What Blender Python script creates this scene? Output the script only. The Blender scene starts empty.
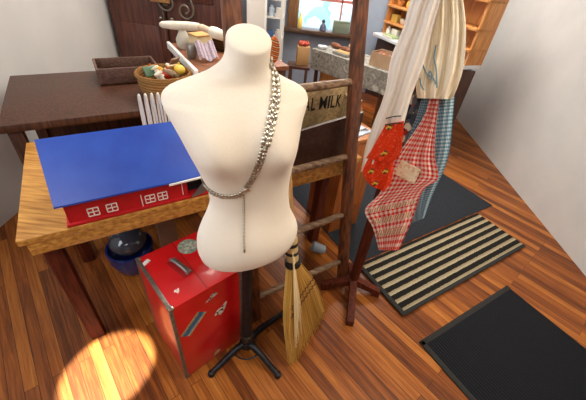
import bpy, bmesh, math, random
from mathutils import Vector, Matrix
from mathutils.bvhtree import BVHTree
random.seed(7)
PI = math.pi
scn = bpy.context.scene
col = scn.collection

# ------------------------------------------------------------------ camera
FPX = 320.0
PITCH = math.atan(320 / 413.)
ROLL = math.atan(47 / 410.)
CAM = Vector((0, 0, 1.61))
FW = Vector((0, math.cos(PITCH), -math.sin(PITCH)))
UPV = Vector((0, math.sin(PITCH), math.cos(PITCH)))
XV = Vector((1, 0, 0))
camd = bpy.data.cameras.new('camera')
cam = bpy.data.objects.new('camera', camd)
col.objects.link(cam)
scn.camera = cam
camd.sensor_fit = 'HORIZONTAL'
camd.sensor_width = 36
camd.lens = FPX / 586 * 36
camd.clip_start = .05
rv = XV * math.cos(ROLL) + UPV * math.sin(ROLL)
uv_ = UPV * math.cos(ROLL) - XV * math.sin(ROLL)
M = Matrix((rv, uv_, -FW)).transposed().to_4x4()
M.translation = CAM
cam.matrix_world = M


def ray(px, py):
    dx, dy = px - 293, py - 200
    u = dx * math.cos(ROLL) + dy * math.sin(ROLL)
    v = -dx * math.sin(ROLL) + dy * math.cos(ROLL)
    return FW * FPX + XV * u - UPV * v


def at_z(px, py, z):
    d = ray(px, py)
    return CAM + d * ((z - CAM.z) / d.z)


def at_y(px, py, y):
    d = ray(px, py)
    return CAM + d * (y / d.y)


def at_plane(px, py, n, dist):
    d = ray(px, py)
    return CAM + d * ((dist - CAM.dot(n)) / d.dot(n))


# shop axes: AX along the table front, NX away from the viewer
AX = Vector((.83, .56, 0)).normalized()
NX = Vector((-AX.y, AX.x, 0))


def T(a, n, z):
    return AX * a + NX * n + Vector((0, 0, z))


ROT_AN = Matrix((AX, NX, Vector((0, 0, 1)))).transposed()


def frame(x, y):
    x = Vector(x).normalized()
    z = x.cross(Vector(y)).normalized()
    y = z.cross(x)
    return Matrix((x, y, z)).transposed()


# ------------------------------------------------------------------ materials
def lin(c):
    if isinstance(c, str):
        c = [int(c[i:i + 2], 16) / 255 for i in (0, 2, 4)]
    return tuple((x / 12.92 if x <= .04045 else ((x + .055) / 1.055) ** 2.4) for x in c) + (1,)


def newmat(name):
    m = bpy.data.materials.new(name)
    m.use_nodes = True
    nt = m.node_tree
    return m, nt, nt.nodes['Principled BSDF']


def N(nt, typ, **kw):
    n = nt.nodes.new(typ)
    for k, v in kw.items():
        if k in n.inputs:
            n.inputs[k].default_value = v
        else:
            setattr(n, k, v)
    return n


def ramp(nt, stops, interp='LINEAR'):
    r = nt.nodes.new('ShaderNodeValToRGB')
    r.color_ramp.interpolation = interp
    e = r.color_ramp.elements
    while len(e) < len(stops):
        e.new(.5)
    for i, (p, c) in enumerate(stops):
        e[i].position = p
        e[i].color = lin(c)
    return r


def mat(name, c, rough=.6, metal=0, c2=None, scale=20, stretch=(1, 1, 1), bump=0, spec=.5, sheen=0, coat=0, detail=4, rot=(0, 0, 0), lo=.35, hi=.65):
    m, nt, b = newmat(name)
    b.inputs['Roughness'].default_value = rough
    b.inputs['Metallic'].default_value = metal
    b.inputs['Specular IOR Level'].default_value = spec
    b.inputs['Sheen Weight'].default_value = sheen
    b.inputs['Coat Weight'].default_value = coat
    b.inputs['Base Color'].default_value = lin(c)
    if c2 or bump:
        tc = N(nt, 'ShaderNodeTexCoord')
        mp = N(nt, 'ShaderNodeMapping', Scale=stretch, Rotation=rot)
        nz = N(nt, 'ShaderNodeTexNoise', Scale=scale, Detail=detail)
        nt.links.new(tc.outputs['Object'], mp.inputs[0])
        nt.links.new(mp.outputs[0], nz.inputs['Vector'])
        if c2:
            r = ramp(nt, [(lo, c), (hi, c2)])
            nt.links.new(nz.outputs['Fac'], r.inputs[0])
            nt.links.new(r.outputs[0], b.inputs['Base Color'])
        if bump:
            bp = N(nt, 'ShaderNodeBump', Strength=bump, Distance=.01)
            nt.links.new(nz.outputs['Fac'], bp.inputs['Height'])
            nt.links.new(bp.outputs[0], b.inputs['Normal'])
    return m


def emis(name, c, s):
    m, nt, b = newmat(name)
    b.inputs['Base Color'].default_value = lin(c)
    b.inputs['Emission Color'].default_value = lin(c)
    b.inputs['Emission Strength'].default_value = s
    return m


def floor_mat():
    m, nt, b = newmat('strip_floor_wood')
    tc = N(nt, 'ShaderNodeTexCoord')
    mp = N(nt, 'ShaderNodeMapping')
    ang = math.atan2(.72, -.69)
    mp.inputs['Rotation'].default_value = (0, 0, -ang)
    nt.links.new(tc.outputs['Object'], mp.inputs[0])
    br = N(nt, 'ShaderNodeTexBrick', Scale=1.0)
    br.offset = .37
    br.inputs['Brick Width'].default_value = 1.1
    br.inputs['Row Height'].default_value = .052
    br.inputs['Mortar Size'].default_value = .0012
    br.inputs['Mortar Smooth'].default_value = .3
    br.inputs['Color1'].default_value = (0, 0, 0, 1)
    br.inputs['Color2'].default_value = (1, 1, 1, 1)
    br.inputs['Mortar'].default_value = (.5, .5, .5, 1)
    nt.links.new(mp.outputs[0], br.inputs['Vector'])
    # grain
    mp2 = N(nt, 'ShaderNodeMapping', Scale=(1.5, 30, 1))
    nt.links.new(mp.outputs[0], mp2.inputs[0])
    off = N(nt, 'ShaderNodeVectorMath', operation='ADD')
    nt.links.new(mp2.outputs[0], off.inputs[0])
    sc = N(nt, 'ShaderNodeVectorMath', operation='SCALE')
    sc.inputs['Scale'].default_value = 9.0
    nt.links.new(br.outputs['Color'], sc.inputs[0])
    nt.links.new(sc.outputs[0], off.inputs[1])
    nz = N(nt, 'ShaderNodeTexNoise', Scale=2.2, Detail=6, Roughness=.65, Distortion=.6)
    nt.links.new(off.outputs[0], nz.inputs['Vector'])
    mx = N(nt, 'ShaderNodeMix', data_type='FLOAT')
    mx.inputs[0].default_value = .28
    nt.links.new(nz.outputs['Fac'], mx.inputs[2])
    nt.links.new(br.outputs['Color'], mx.inputs[3])
    r = ramp(nt, [(.22, '3c1d0c'), (.38, '683514'), (.52, '8c4e1e'), (.66, 'a7662a'), (.82, 'c58a42')])
    nt.links.new(mx.outputs[0], r.inputs[0])
    dk = N(nt, 'ShaderNodeMix', data_type='RGBA')
    dk.inputs[7].default_value = lin('2e150a')
    nt.links.new(br.outputs['Fac'], dk.inputs[0])
    nt.links.new(r.outputs[0], dk.inputs[6])
    nt.links.new(dk.outputs[2], b.inputs['Base Color'])
    b.inputs['Roughness'].default_value = .34
    b.inputs['Specular IOR Level'].default_value = .32
    bp = N(nt, 'ShaderNodeBump', Strength=.12, Distance=.004)
    nt.links.new(mx.outputs[0], bp.inputs['Height'])
    nt.links.new(bp.outputs[0], b.inputs['Normal'])
    return m


def wood(name, dark, light, rough=.45, axis=0, scale=6, spec=.5):
    st = [14, 14, 14]
    st[axis] = 1.2
    return mat(name, dark, rough, c2=light, scale=scale, stretch=tuple(st), bump=.15, detail=6, spec=spec)


def wood_dir(name, dark, light, vec, rough=.45, scale=6):
    """grain running along a horizontal direction"""
    return mat(name, dark, rough, c2=light, scale=scale, stretch=(1.2, 14, 14), rot=(0, 0, -math.atan2(vec.y, vec.x)), bump=.12, detail=6)


def gingham(name, c, base, nu, nv, rough=.85):
    m, nt, b = newmat(name)
    b.inputs['Roughness'].default_value = rough
    b.inputs['Specular IOR Level'].default_value = .1
    uv = N(nt, 'ShaderNodeUVMap')
    sep = N(nt, 'ShaderNodeSeparateXYZ')
    nt.links.new(uv.outputs[0], sep.inputs[0])
    fs = []
    for i, k in ((0, nu), (1, nv)):
        a = N(nt, 'ShaderNodeMath', operation='MULTIPLY')
        a.inputs[1].default_value = k
        nt.links.new(sep.outputs[i], a.inputs[0])
        f = N(nt, 'ShaderNodeMath', operation='FRACT')
        nt.links.new(a.outputs[0], f.inputs[0])
        g = N(nt, 'ShaderNodeMath', operation='GREATER_THAN')
        g.inputs[1].default_value = .5
        nt.links.new(f.outputs[0], g.inputs[0])
        fs.append(g)
    s = N(nt, 'ShaderNodeMath', operation='ADD')
    nt.links.new(fs[0].outputs[0], s.inputs[0])
    nt.links.new(fs[1].outputs[0], s.inputs[1])
    h = N(nt, 'ShaderNodeMath', operation='MULTIPLY')
    h.inputs[1].default_value = .5
    nt.links.new(s.outputs[0], h.inputs[0])
    c3 = lin(c)
    w = lin(base)
    r = ramp(nt, [(0.0, base), (.5, c), (1.0, c)])
    r.color_ramp.elements[1].color = tuple(w[i] * .42 + c3[i] * .58 for i in range(3)) + (1,)
    nt.links.new(h.outputs[0], r.inputs[0])
    nt.links.new(r.outputs[0], b.inputs['Base Color'])
    return m


def stripes(name, stops, coord, vec, k, interp='CONSTANT', rough=.9, jitter=.0):
    """bands across the direction vec (object space), k bands per metre"""
    m, nt, b = newmat(name)
    b.inputs['Roughness'].default_value = rough
    b.inputs['Specular IOR Level'].default_value = .1
    tc = N(nt, 'ShaderNodeTexCoord')
    nz = N(nt, 'ShaderNodeTexNoise', Scale=60, Detail=2)
    nt.links.new(tc.outputs['Object'], nz.inputs['Vector'])
    d = N(nt, 'ShaderNodeVectorMath', operation='DOT_PRODUCT')
    d.inputs[1].default_value = vec
    nt.links.new(tc.outputs['Object'], d.inputs[0])
    ml = N(nt, 'ShaderNodeMath', operation='MULTIPLY')
    ml.inputs[1].default_value = k
    nt.links.new(d.outputs['Value'], ml.inputs[0])
    jm = N(nt, 'ShaderNodeMath', operation='MULTIPLY_ADD')
    jm.inputs[1].default_value = jitter
    nt.links.new(nz.outputs['Fac'], jm.inputs[0])
    nt.links.new(ml.outputs[0], jm.inputs[2])
    fr = N(nt, 'ShaderNodeMath', operation='FRACT')
    nt.links.new(jm.outputs[0], fr.inputs[0])
    r = ramp(nt, stops, interp)
    nt.links.new(fr.outputs[0], r.inputs[0])
    mxx = N(nt, 'ShaderNodeMix', data_type='RGBA', blend_type='MULTIPLY')
    mxx.inputs[0].default_value = .5
    nz2 = N(nt, 'ShaderNodeTexNoise', Scale=220, Detail=2)
    nt.links.new(tc.outputs['Object'], nz2.inputs['Vector'])
    r2 = ramp(nt, [(.3, '909090'), (.7, 'ffffff')])
    nt.links.new(nz2.outputs['Fac'], r2.inputs[0])
    nt.links.new(r.outputs[0], mxx.inputs[6])
    nt.links.new(r2.outputs[0], mxx.inputs[7])
    nt.links.new(mxx.outputs[2], b.inputs['Base Color'])
    bp = N(nt, 'ShaderNodeBump', Strength=.6, Distance=.004)
    nt.links.new(nz2.outputs['Fac'], bp.inputs['Height'])
    nt.links.new(bp.outputs[0], b.inputs['Normal'])
    return m


def blotch(name, stops, scale=18, rough=.8, voronoi=True):
    m, nt, b = newmat(name)
    b.inputs['Roughness'].default_value = rough
    b.inputs['Specular IOR Level'].default_value = .2
    tc = N(nt, 'ShaderNodeTexCoord')
    if voronoi:
        v = N(nt, 'ShaderNodeTexVoronoi', Scale=scale)
        nt.links.new(tc.outputs['Object'], v.inputs['Vector'])
        bw = N(nt, 'ShaderNodeSeparateColor')
        nt.links.new(v.outputs['Color'], bw.inputs[0])
        src = bw.outputs[0]
    else:
        v = N(nt, 'ShaderNodeTexNoise', Scale=scale, Detail=3)
        nt.links.new(tc.outputs['Object'], v.inputs['Vector'])
        src = v.outputs['Fac']
    r = ramp(nt, stops, 'CONSTANT' if voronoi else 'LINEAR')
    nt.links.new(src, r.inputs[0])
    nt.links.new(r.outputs[0], b.inputs['Base Color'])
    return m


def straw_mat(name, stops):
    m, nt, b = newmat(name)
    b.inputs['Roughness'].default_value = .6
    g = N(nt, 'ShaderNodeNewGeometry')
    r = ramp(nt, stops)
    nt.links.new(g.outputs['Random Per Island'], r.inputs[0])
    nt.links.new(r.outputs[0], b.inputs['Base Color'])
    return m


# ------------------------------------------------------------------ mesh builder
class MB:
    def __init__(s):
        s.bm = bmesh.new()
        s.uv = s.bm.loops.layers.uv.new('UVMap')

    def box(s, c, size, rot=None, bevel=0, seg=2):
        t = bmesh.new()
        bmesh.ops.create_cube(t, size=1)
        for v in t.verts:
            v.co = Vector((v.co.x * size[0], v.co.y * size[1], v.co.z * size[2]))
        if bevel:
            bmesh.ops.bevel(t, geom=t.edges[:], offset=bevel, segments=seg, affect='EDGES', profile=.5)
        m = (rot.to_4x4() if rot else Matrix.Identity(4))
        m.translation = Vector(c)
        t.transform(m)
        s.add(t)
        return s

    def add(s, t):
        me = bpy.data.meshes.new('tmp')
        t.to_mesh(me)
        t.free()
        s.bm.from_mesh(me)
        bpy.data.meshes.remove(me)

    def bar(s, p, q, w, h, up=(0, 0, 1), bevel=.003):
        p, q = Vector(p), Vector(q)
        d = q - p
        x = d.normalized()
        u = Vector(up)
        if abs(x.dot(u)) > .98:
            u = Vector((0, 1, 0))
        y = u.cross(x).normalized()
        z = x.cross(y)
        return s.box((p + q) / 2, (d.length, w, h), Matrix((x, y, z)).transposed(), bevel)

    def tube(s, pts, r, seg=10, cap=True, closed=False):
        pts = [Vector(p) for p in pts]
        n = len(pts)
        rs = r if isinstance(r, (list, tuple)) else [r] * n
        rings = []
        prev = None
        for i, p in enumerate(pts):
            if closed:
                d = pts[(i + 1) % n] - pts[i - 1]
            else:
                d = pts[min(i + 1, n - 1)] - pts[max(i - 1, 0)]
            d.normalize()
            if prev is None:
                u = d.orthogonal().normalized()
            else:
                u = (prev - d * prev.dot(d))
                u = u.normalized() if u.length > 1e-6 else d.orthogonal().normalized()
            prev = u
            w = d.cross(u)
            rings.append([s.bm.verts.new(p + (u * math.cos(2 * PI * k / seg) + w * math.sin(2 * PI * k / seg)) * rs[i]) for k in range(seg)])
        for i in range(n if closed else n - 1):
            A, B = rings[i], rings[(i + 1) % n]
            for k in range(seg):
                s.bm.faces.new((A[k], A[(k + 1) % seg], B[(k + 1) % seg], B[k]))
        if cap and not closed:
            s.bm.faces.new(rings[0][::-1])
            s.bm.faces.new(rings[-1])
        return s

    def lathe(s, prof, c=(0, 0, 0), rot=None, seg=24, cap=True):
        c = Vector(c)
        rings = []
        for r, z in prof:
            ring = []
            for k in range(seg):
                v = Vector((r * math.cos(2 * PI * k / seg), r * math.sin(2 * PI * k / seg), z))
                if rot:
                    v = rot @ v
                ring.append(s.bm.verts.new(v + c))
            rings.append(ring)
        for i in range(len(rings) - 1):
            A, B = rings[i], rings[i + 1]
            for k in range(seg):
                s.bm.faces.new((A[k], A[(k + 1) % seg], B[(k + 1) % seg], B[k]))
        if cap:
            s.bm.faces.new(rings[0][::-1])
            s.bm.faces.new(rings[-1])
        return s

    def ball(s, c, r, sc=(1, 1, 1), rot=None, seg=12):
        t = bmesh.new()
        bmesh.ops.create_uvsphere(t, u_segments=seg, v_segments=max(6, seg // 2 + 2), radius=r)
        m = (rot.to_4x4() if rot else Matrix.Identity(4)) @ Matrix.Diagonal((*sc, 1))
        m.translation = Vector(c)
        t.transform(m)
        s.add(t)
        return s

    def prism(s, poly, thick):
        """poly: 3-D points of a flat outline, thick: offset vector"""
        th = Vector(thick)
        A = [s.bm.verts.new(Vector(p)) for p in poly]
        B = [s.bm.verts.new(Vector(p) + th) for p in poly]
        n = len(A)
        s.bm.faces.new(A[::-1])
        s.bm.faces.new(B)
        for i in range(n):
            s.bm.faces.new((A[i], A[(i + 1) % n], B[(i + 1) % n], B[i]))
        return s

    def sheet(s, fn, nu, nv, thick):
        """closed sheet: fn(u,v)->(point, normal); two skins joined round the rim; UV = (u,v)"""
        V = [[], []]
        for side in (0, 1):
            for j in range(nv + 1):
                row = []
                for i in range(nu + 1):
                    p, nn = fn(i / nu, j / nv)
                    row.append(s.bm.verts.new(p + nn * (thick * (.5 if side == 0 else -.5))))
                V[side].append(row)

        def face(vs, uvs):
            f = s.bm.faces.new(vs)
            for l, w in zip(f.loops, uvs):
                l[s.uv].uv = w
        for side in (0, 1):
            for j in range(nv):
                for i in range(nu):
                    q = [(i, j), (i + 1, j), (i + 1, j + 1), (i, j + 1)]
                    if side:
                        q.reverse()
                    face([V[side][b][a] for a, b in q], [(a / nu, b / nv) for a, b in q])
        rim = [(i, 0) for i in range(nu)] + [(nu, j) for j in range(nv)] + [(i, nv) for i in range(nu, 0, -1)] + [(0, j) for j in range(nv, 0, -1)]
        for k in range(len(rim)):
            a, b = rim[k], rim[(k + 1) % len(rim)]
            face([V[0][a[1]][a[0]], V[1][a[1]][a[0]], V[1][b[1]][b[0]], V[0][b[1]][b[0]]],
                 [(q[0] / nu, q[1] / nv) for q in (a, a, b, b)])
        return s

    def build(s, name, m, parent=None, smooth=40, origin=None):
        bmesh.ops.recalc_face_normals(s.bm, faces=s.bm.faces[:])
        vs = s.bm.verts
        if origin is None:
            xs = [v.co.x for v in vs]; ys = [v.co.y for v in vs]; zs = [v.co.z for v in vs]
            origin = ((min(xs) + max(xs)) / 2, (min(ys) + max(ys)) / 2, min(zs))
        o0 = Vector(origin)
        for v in vs:
            v.co -= o0
        me = bpy.data.meshes.new(name)
        for f in s.bm.faces:
            f.smooth = True
        s.bm.to_mesh(me)
        s.bm.free()
        me.set_sharp_from_angle(angle=math.radians(smooth))
        me.materials.append(m)
        o = bpy.data.objects.new(name, me)
        col.objects.link(o)
        o.location = o0
        if parent is not None:
            attach(o, parent)
        else:
            WL[o] = o0
        return o


WL = {}


def attach(o, parent):
    w = Vector(o.location)
    o.parent = parent
    o.matrix_parent_inverse = Matrix.Translation(-WL[parent])
    WL[o] = w


def tag(o, label, cat, group=None, kind=None):
    o['label'] = label
    o['category'] = cat
    if group:
        o['group'] = group
    if kind:
        o['kind'] = kind
    return o


def thing(name, loc, label, cat, group=None):
    o = bpy.data.objects.new(name, None)
    o.empty_display_size = .05
    col.objects.link(o)
    o.location = Vector(loc)
    WL[o] = Vector(loc)
    return tag(o, label, cat, group)


def struct(o):
    o['kind'] = 'structure'
    return o


def catmull(pts, n):
    pts = [Vector(p) for p in pts]
    P = [pts[0] * 2 - pts[1]] + pts + [pts[-1] * 2 - pts[-2]]
    out = []
    segs = len(pts) - 1
    for k in range(n + 1):
        t = k / n * segs
        i = min(int(t), segs - 1)
        t -= i
        a, b, c, d = P[i:i + 4]
        out.append(.5 * ((2 * b) + (c - a) * t + (2 * a - 5 * b + 4 * c - d) * t * t + (3 * b - a - 3 * c + d) * t ** 3))
    return out


def interp(tab, z):
    """Catmull interpolation of rows (z, a, b, ...)"""
    if z <= tab[0][0]:
        return tab[0][1:]
    if z >= tab[-1][0]:
        return tab[-1][1:]
    for i in range(len(tab) - 1):
        if tab[i][0] <= z <= tab[i + 1][0]:
            break
    t = (z - tab[i][0]) / (tab[i + 1][0] - tab[i][0])
    p0 = tab[max(i - 1, 0)]; p1 = tab[i]; p2 = tab[i + 1]; p3 = tab[min(i + 2, len(tab) - 1)]
    h = p2[0] - p1[0]
    out = []
    for k in range(1, len(p1)):
        m1 = (p2[k] - p0[k]) / (p2[0] - p0[0]) * h
        m2 = (p3[k] - p1[k]) / (p3[0] - p1[0]) * h
        out.append((2 * t ** 3 - 3 * t * t + 1) * p1[k] + (t ** 3 - 2 * t * t + t) * m1 + (-2 * t ** 3 + 3 * t * t) * p2[k] + (t ** 3 - t * t) * m2)
    return out


# palette
FLOOR = floor_mat()
WHITE_PAINT = mat('white_paint', 'dcd9d2', .5)
BLACK_IRON = mat('black_iron', '1c1d22', .42, metal=.6, c2='2c2d33', scale=40)
GREY_WALL = mat('pale_grey_wall', 'cfcfcd', .8, c2='c9c9c8', scale=4)
PINE = wood_dir('golden_pine', '9c6428', 'd09a4c', AX, .4)
DARKWOOD = wood('dark_brown_wood', '2e1810', '55301c', .45, axis=2)
LADWOOD = wood('ladder_wood', '3a1c10', '7a4526', .45, axis=2, scale=5)
RUNGWOOD = wood_dir('worn_rung_wood', '5a4232', '9a7a5c', AX, .5)
REDWOOD = wood('red_brown_wood', '3e180e', '642b18', .6, axis=2, spec=.2)
CREAM = mat('cream_jersey', 'eee2d0', .75, c2='f1e8d9', scale=300, bump=.05, spec=.2, sheen=.1)
SILVER = mat('silver_metal', 'b4b0a6', .25, metal=1)
BELTSILVER = mat('belt_silver', 'c9c0ac', .30, metal=1, c2='e0d8c6', scale=200)
BELTDULL = mat('belt_worn_silver', 'b3ab9b', .34, metal=1, c2='cec7b8', scale=200)
BELTLINK = mat('belt_gap_shade', '857d6f', .45, metal=1)  # dark backing links, coloured for the gaps and shadows between discs
DULLSILVER = mat('dull_silver_metal', '9a958a', .35, metal=1)
REDPAINT = mat('red_case_paint', 'c41218', .32, c2='d0181c', scale=8, coat=.3)
STEEL = mat('worn_steel_trim', '77726a', .4, metal=.7, c2='8d877c', scale=60)

# ------------------------------------------------------------------ the room
XL, XR, YB, YF, ZC = -1.9, 2.1, 4.6, -2.6, 2.7
struct(MB().box(((XL + XR) / 2, (YB + YF) / 2, -.05), (XR - XL + .2, YB - YF + .2, .1)).build('floor', FLOOR, origin=(0, 0, 0)))
struct(MB().box(((XL + XR) / 2, (YB + YF) / 2, ZC + .05), (XR - XL + .2, YB - YF + .2, .1)).build('ceiling', WHITE_PAINT))
struct(MB().box((XL - .05, (YB + YF) / 2, ZC / 2), (.1, YB - YF, ZC)).build('wall_left', GREY_WALL))
struct(MB().box((XR + .05, (YB + YF) / 2, ZC / 2), (.1, YB - YF, ZC)).build('wall_right', GREY_WALL))
struct(MB().box(((XL + XR) / 2, YF - .05, ZC / 2), (XR - XL + .2, .1, ZC)).build('wall_front', GREY_WALL))
WX0, WX1, WZ0, WZ1 = -.20, .47, .84, 2.0
BLUEGREY = mat('blue_grey_wall', '8f9aab', .7, c2='858fa0', scale=5)
wb = MB()
wb.box(((XL + WX0) / 2, YB + .05, ZC / 2), (WX0 - XL, .1, ZC))
wb.box(((XR + WX1) / 2, YB + .05, ZC / 2), (XR - WX1, .1, ZC))
wb.box(((WX0 + WX1) / 2, YB + .05, WZ0 / 2), (WX1 - WX0, .1, WZ0))
wb.box(((WX0 + WX1) / 2, YB + .05, (WZ1 + ZC) / 2), (WX1 - WX0, .1, ZC - WZ1))
struct(wb.build('wall_back', BLUEGREY))
win = struct(MB().box((WX0 - .065, YB - .012, (WZ0 + WZ1) / 2), (.13, .03, WZ1 - WZ0 + .1), bevel=.004).box(
    (WX1 + .05, YB - .012, (WZ0 + WZ1) / 2), (.1, .03, WZ1 - WZ0 + .1), bevel=.004).build('window_1', wood('window_casing_wood', '6b4a30', '8c6644', axis=2)))
MB().box(((WX0 + WX1) / 2 - .02, YB - .05, WZ0 - .02), (WX1 - WX0 + .34, .16, .045), bevel=.006).build('window_sill', wood('sill_wood', '3c2a22', '58402f', axis=0), win)
MB().box(((WX0 + WX1) / 2, YB + .04, WZ0 + .33), (WX1 - WX0, .03, .03)).box((.33, YB + .04, WZ0 + .6), (.02, .03, 1.16)).build('window_bar', mat('red_sash', 'b06a5c', .5), win)
glass, gnt, gb = newmat('window_glass')
gb.inputs['Transmission Weight'].default_value = 1
gb.inputs['Roughness'].default_value = 0
gb.inputs['IOR'].default_value = 1.02
MB().box(((WX0 + WX1) / 2, YB + .06, (WZ0 + WZ1) / 2), (WX1 - WX0, .004, WZ1 - WZ0)).build('window_pane', glass, win)
struct(MB().box((0, 9.6, -.06), (14, 9.8, .1)).build('ground', mat('pale_pavement', 'cfd2d2', .9)))
hm = blotch('street_greenery', [(0, 'a9d2cc'), (.3, 'cfe6e6'), (.6, 'dfeef4'), (.8, 'eef4f4')], scale=3, rough=.9)
hb = MB()
for k in range(14):
    hb.ball((-2.2 + k * .32, 9.5 + random.uniform(-.3, .3), .25 + random.uniform(-.1, .12)), .42, (1, .8, 1), seg=10)
tag(hb.build('hedge', hm), 'pale green hedge across the street outside the window', 'hedge')
struct(MB().box((-.47, 3.0, ZC / 2), (.145, .145, ZC), bevel=.006).build('column', WHITE_PAINT))

# ------------------------------------------------------------------ floor coverings
def slab_an(a0, a1, n0, n1, z0, z1, bevel=.003):
    return MB().box(T((a0 + a1) / 2, (n0 + n1) / 2, (z0 + z1) / 2), (a1 - a0, n1 - n0, z1 - z0), ROT_AN, bevel)

CARPET = stripes('charcoal_loop_carpet', [(0, '2c2f35'), (.4, '3b3f46'), (.7, '33373d')], 'Object', tuple(NX), 60, rough=.95, jitter=.6)
tag(slab_an(1.19, 2.75, .945, 1.98, .001, .007).build('carpet', CARPET), 'charcoal grey carpet behind the coat stand', 'carpet')
RUG = stripes('rag_rug_stripes', [(0, '24221f'), (.55, '2b2824'), (.57, 'b5a88c'), (.8, '9f9276')], 'Object', tuple(NX), 17.0, rough=.95, jitter=.12)
rug = thing('rag_rug', T(1.7, .73, .008), 'striped rag rug in beige and black at the carpet edge', 'rug')
slab_an(1.225, 2.5, .535, .93, .008, .018, .004).build('woven_field', RUG, rug)
BIND = mat('black_rug_binding', '1b1a19', .9, c2='242220', scale=120)
slab_an(1.195, 1.225, .535, .93, .008, .019, .004).build('end_binding', BIND, rug)
slab_an(1.195, 2.5, .51, .535, .008, .019, .004).build('side_binding', BIND, rug)
MAT = stripes('black_ribbed_mat', [(0, '15161a'), (.5, '25272c')], 'Object', tuple(AX), 60, rough=.85)
mt = thing('door_mat', T(1.6, .15, .001), 'black ribbed mat on the boards below the striped rug', 'mat')
slab_an(1.19, 2.0, -.25, .335, .001, .009).build('ribbed_field', MAT, mt)
MB().box(T(1.18, .045, .005), (.03, .62, .011), ROT_AN, .003).box(T(1.585, .345, .005), (.84, .03, .011), ROT_AN, .003).build('border', BIND, mt)

# ------------------------------------------------------------------ dress form
FC = Vector((-.145, .802, 0))
YAW = math.radians(20)
FR = Matrix.Rotation(YAW, 3, 'Z')
#        z    cx     hw    front  back  cy
SEC = [(.755, .002, .168, .108, .100, .00),
       (.785, .002, .174, .113, .104, .00),
       (.83, .002, .170, .108, .104, .00),
       (.88, .003, .154, .096, .096, .00),
       (.93, .006, .136, .085, .086, .00),
       (.98, .008, .125, .080, .078, .00),
       (1.03, .004, .126, .083, .078, .00),
       (1.09, -.003, .135, .091, .083, .00),
       (1.15, -.010, .146, .098, .087, .00),
       (1.20, -.016, .157, .100, .089, .00),
       (1.25, -.022, .171, .094, .088, .00),
       (1.285, -.024, .183, .083, .082, .002),
       (1.31, -.024, .184, .071, .072, .004),
       (1.33, -.024, .166, .060, .062, .006),
       (1.346, -.021, .128, .053, .056, .008),
       (1.362, -.014, .090, .050, .054, .006),
       (1.382, -.006, .063, .048, .051, .002),
       (1.405, -.002, .0535, .047, .048, -.004),
       (1.436, .000, .0525, .048, .047, -.010)]
fb = MB()
NS = 96
rings = []
zs = [.755 + (1.436 - .755) * i / 110 for i in range(111)]
for z in zs:
    cx, hw, f, bk, cy = interp(SEC, z)
    ring = []
    for k in range(NS):
        th = 2 * PI * k / NS
        e = 2.3 if z < 1.3 else 2.0
        cs, sn = math.cos(th), math.sin(th)
        x = hw * math.copysign(abs(cs) ** (2 / e), cs)
        y = (bk if sn > 0 else f) * math.copysign(abs(sn) ** (2 / e), sn)
        if sn < 0:
            for sx in (-.078, .078):
                g = math.exp(-((x - sx) ** 2) / (2 * .046 ** 2) - ((z - 1.195) ** 2) / (2 * (.052 if z < 1.195 else .066) ** 2))
                y -= .043 * g * min(1, -sn * 1.6)
                if abs(x - sx) < .12:
                    x += math.copysign(.012, sx) * g * .8
            # belly
            y -= .012 * math.exp(-(x ** 2) / (2 * .06 ** 2) - ((z - .86) ** 2) / (2 * .06 ** 2))
        zz = z
        if z > 1.36:
            w = (z - 1.36) / .076
            zz = z + w * (.42 * (y) + .005)
        if z < .80:   # hem dips towards the front
            w = max(0, (.80 - z) / .045)
            zz = z + w * (.10 * y)
        if z < .92:   # hem rises towards the far hip
            zz += (.92 - z) / .165 * .48 * (x + .17) ** 2
        v = FR @ Vector((x + cx, y + cy, 0)) + FC
        ring.append(fb.bm.verts.new((v.x, v.y, zz)))
    rings.append(ring)
for i in range(len(rings) - 1):
    for k in range(NS):
        fb.bm.faces.new((rings[i][k], rings[i][(k + 1) % NS], rings[i + 1][(k + 1) % NS], rings[i + 1][k]))
# rounded neck cap and bottom
def cap_rings(ring, steps, dz, sign):
    c = sum((v.co for v in ring), Vector()) / NS
    last = ring
    for s_, h in steps:
        new = [fb.bm.verts.new(c + (v.co - c) * s_ + Vector((0, 0, h * sign))) for v in ring]
        for k in range(NS):
            q = (last[k], last[(k + 1) % NS], new[(k + 1) % NS], new[k])
            fb.bm.faces.new(q if sign > 0 else q[::-1])
        last = new
    fb.bm.faces.new(last if sign > 0 else last[::-1])
cap_rings(rings[-1], [(.97, .004), (.9, .0075), (.75, .0105), (.5, .0125), (.2, .013)], 0, 1)
cap_rings(rings[0], [(.97, .004), (.9, .007), (.6, .009)], 0, -1)
fb.bm.normal_update()
bvh = BVHTree.FromBMesh(fb.bm)
form = thing('dress_form', FC, 'cream jersey dress form on a black iron tripod stand', 'dress form')
fb.build('torso', CREAM, form, smooth=60)
MB().lathe([(.0215, .10), (.0215, .765)], FC, seg=20).build('pole', BLACK_IRON, form)
MB().lathe([(.024, .105), (.027, .11), (.027, .15), (.024, .155)], FC, seg=20).build('collar', mat('grey_iron', '4a4642', .4, metal=.7), form)
MB().lathe([(.02, .045), (.032, .055), (.036, .08), (.03, .10), (.022, .112)], FC, seg=20).build('hub', BLACK_IRON, form)
for f_ in ((-.292, .662), (.028, .69), (.02, 1.03)):
    e_ = Vector((f_[0], f_[1], 0))
    d = e_ - FC
    lp = [FC + d * t + Vector((0, 0, h)) for t, h in ((.08, .085), (.25, .085), (.5, .064), (.78, .034), (.97, .018))]
    lg = MB().tube(catmull(lp, 14), [.017 - .004 * (i / 14) for i in range(15)], 12).build('leg', BLACK_IRON, form)
    MB().lathe([(.012, 0), (.0165, .004), (.0175, .016), (.013, .028), (.004, .032)], e_ - d * .03, seg=14).build('foot', BLACK_IRON, lg)
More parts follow.
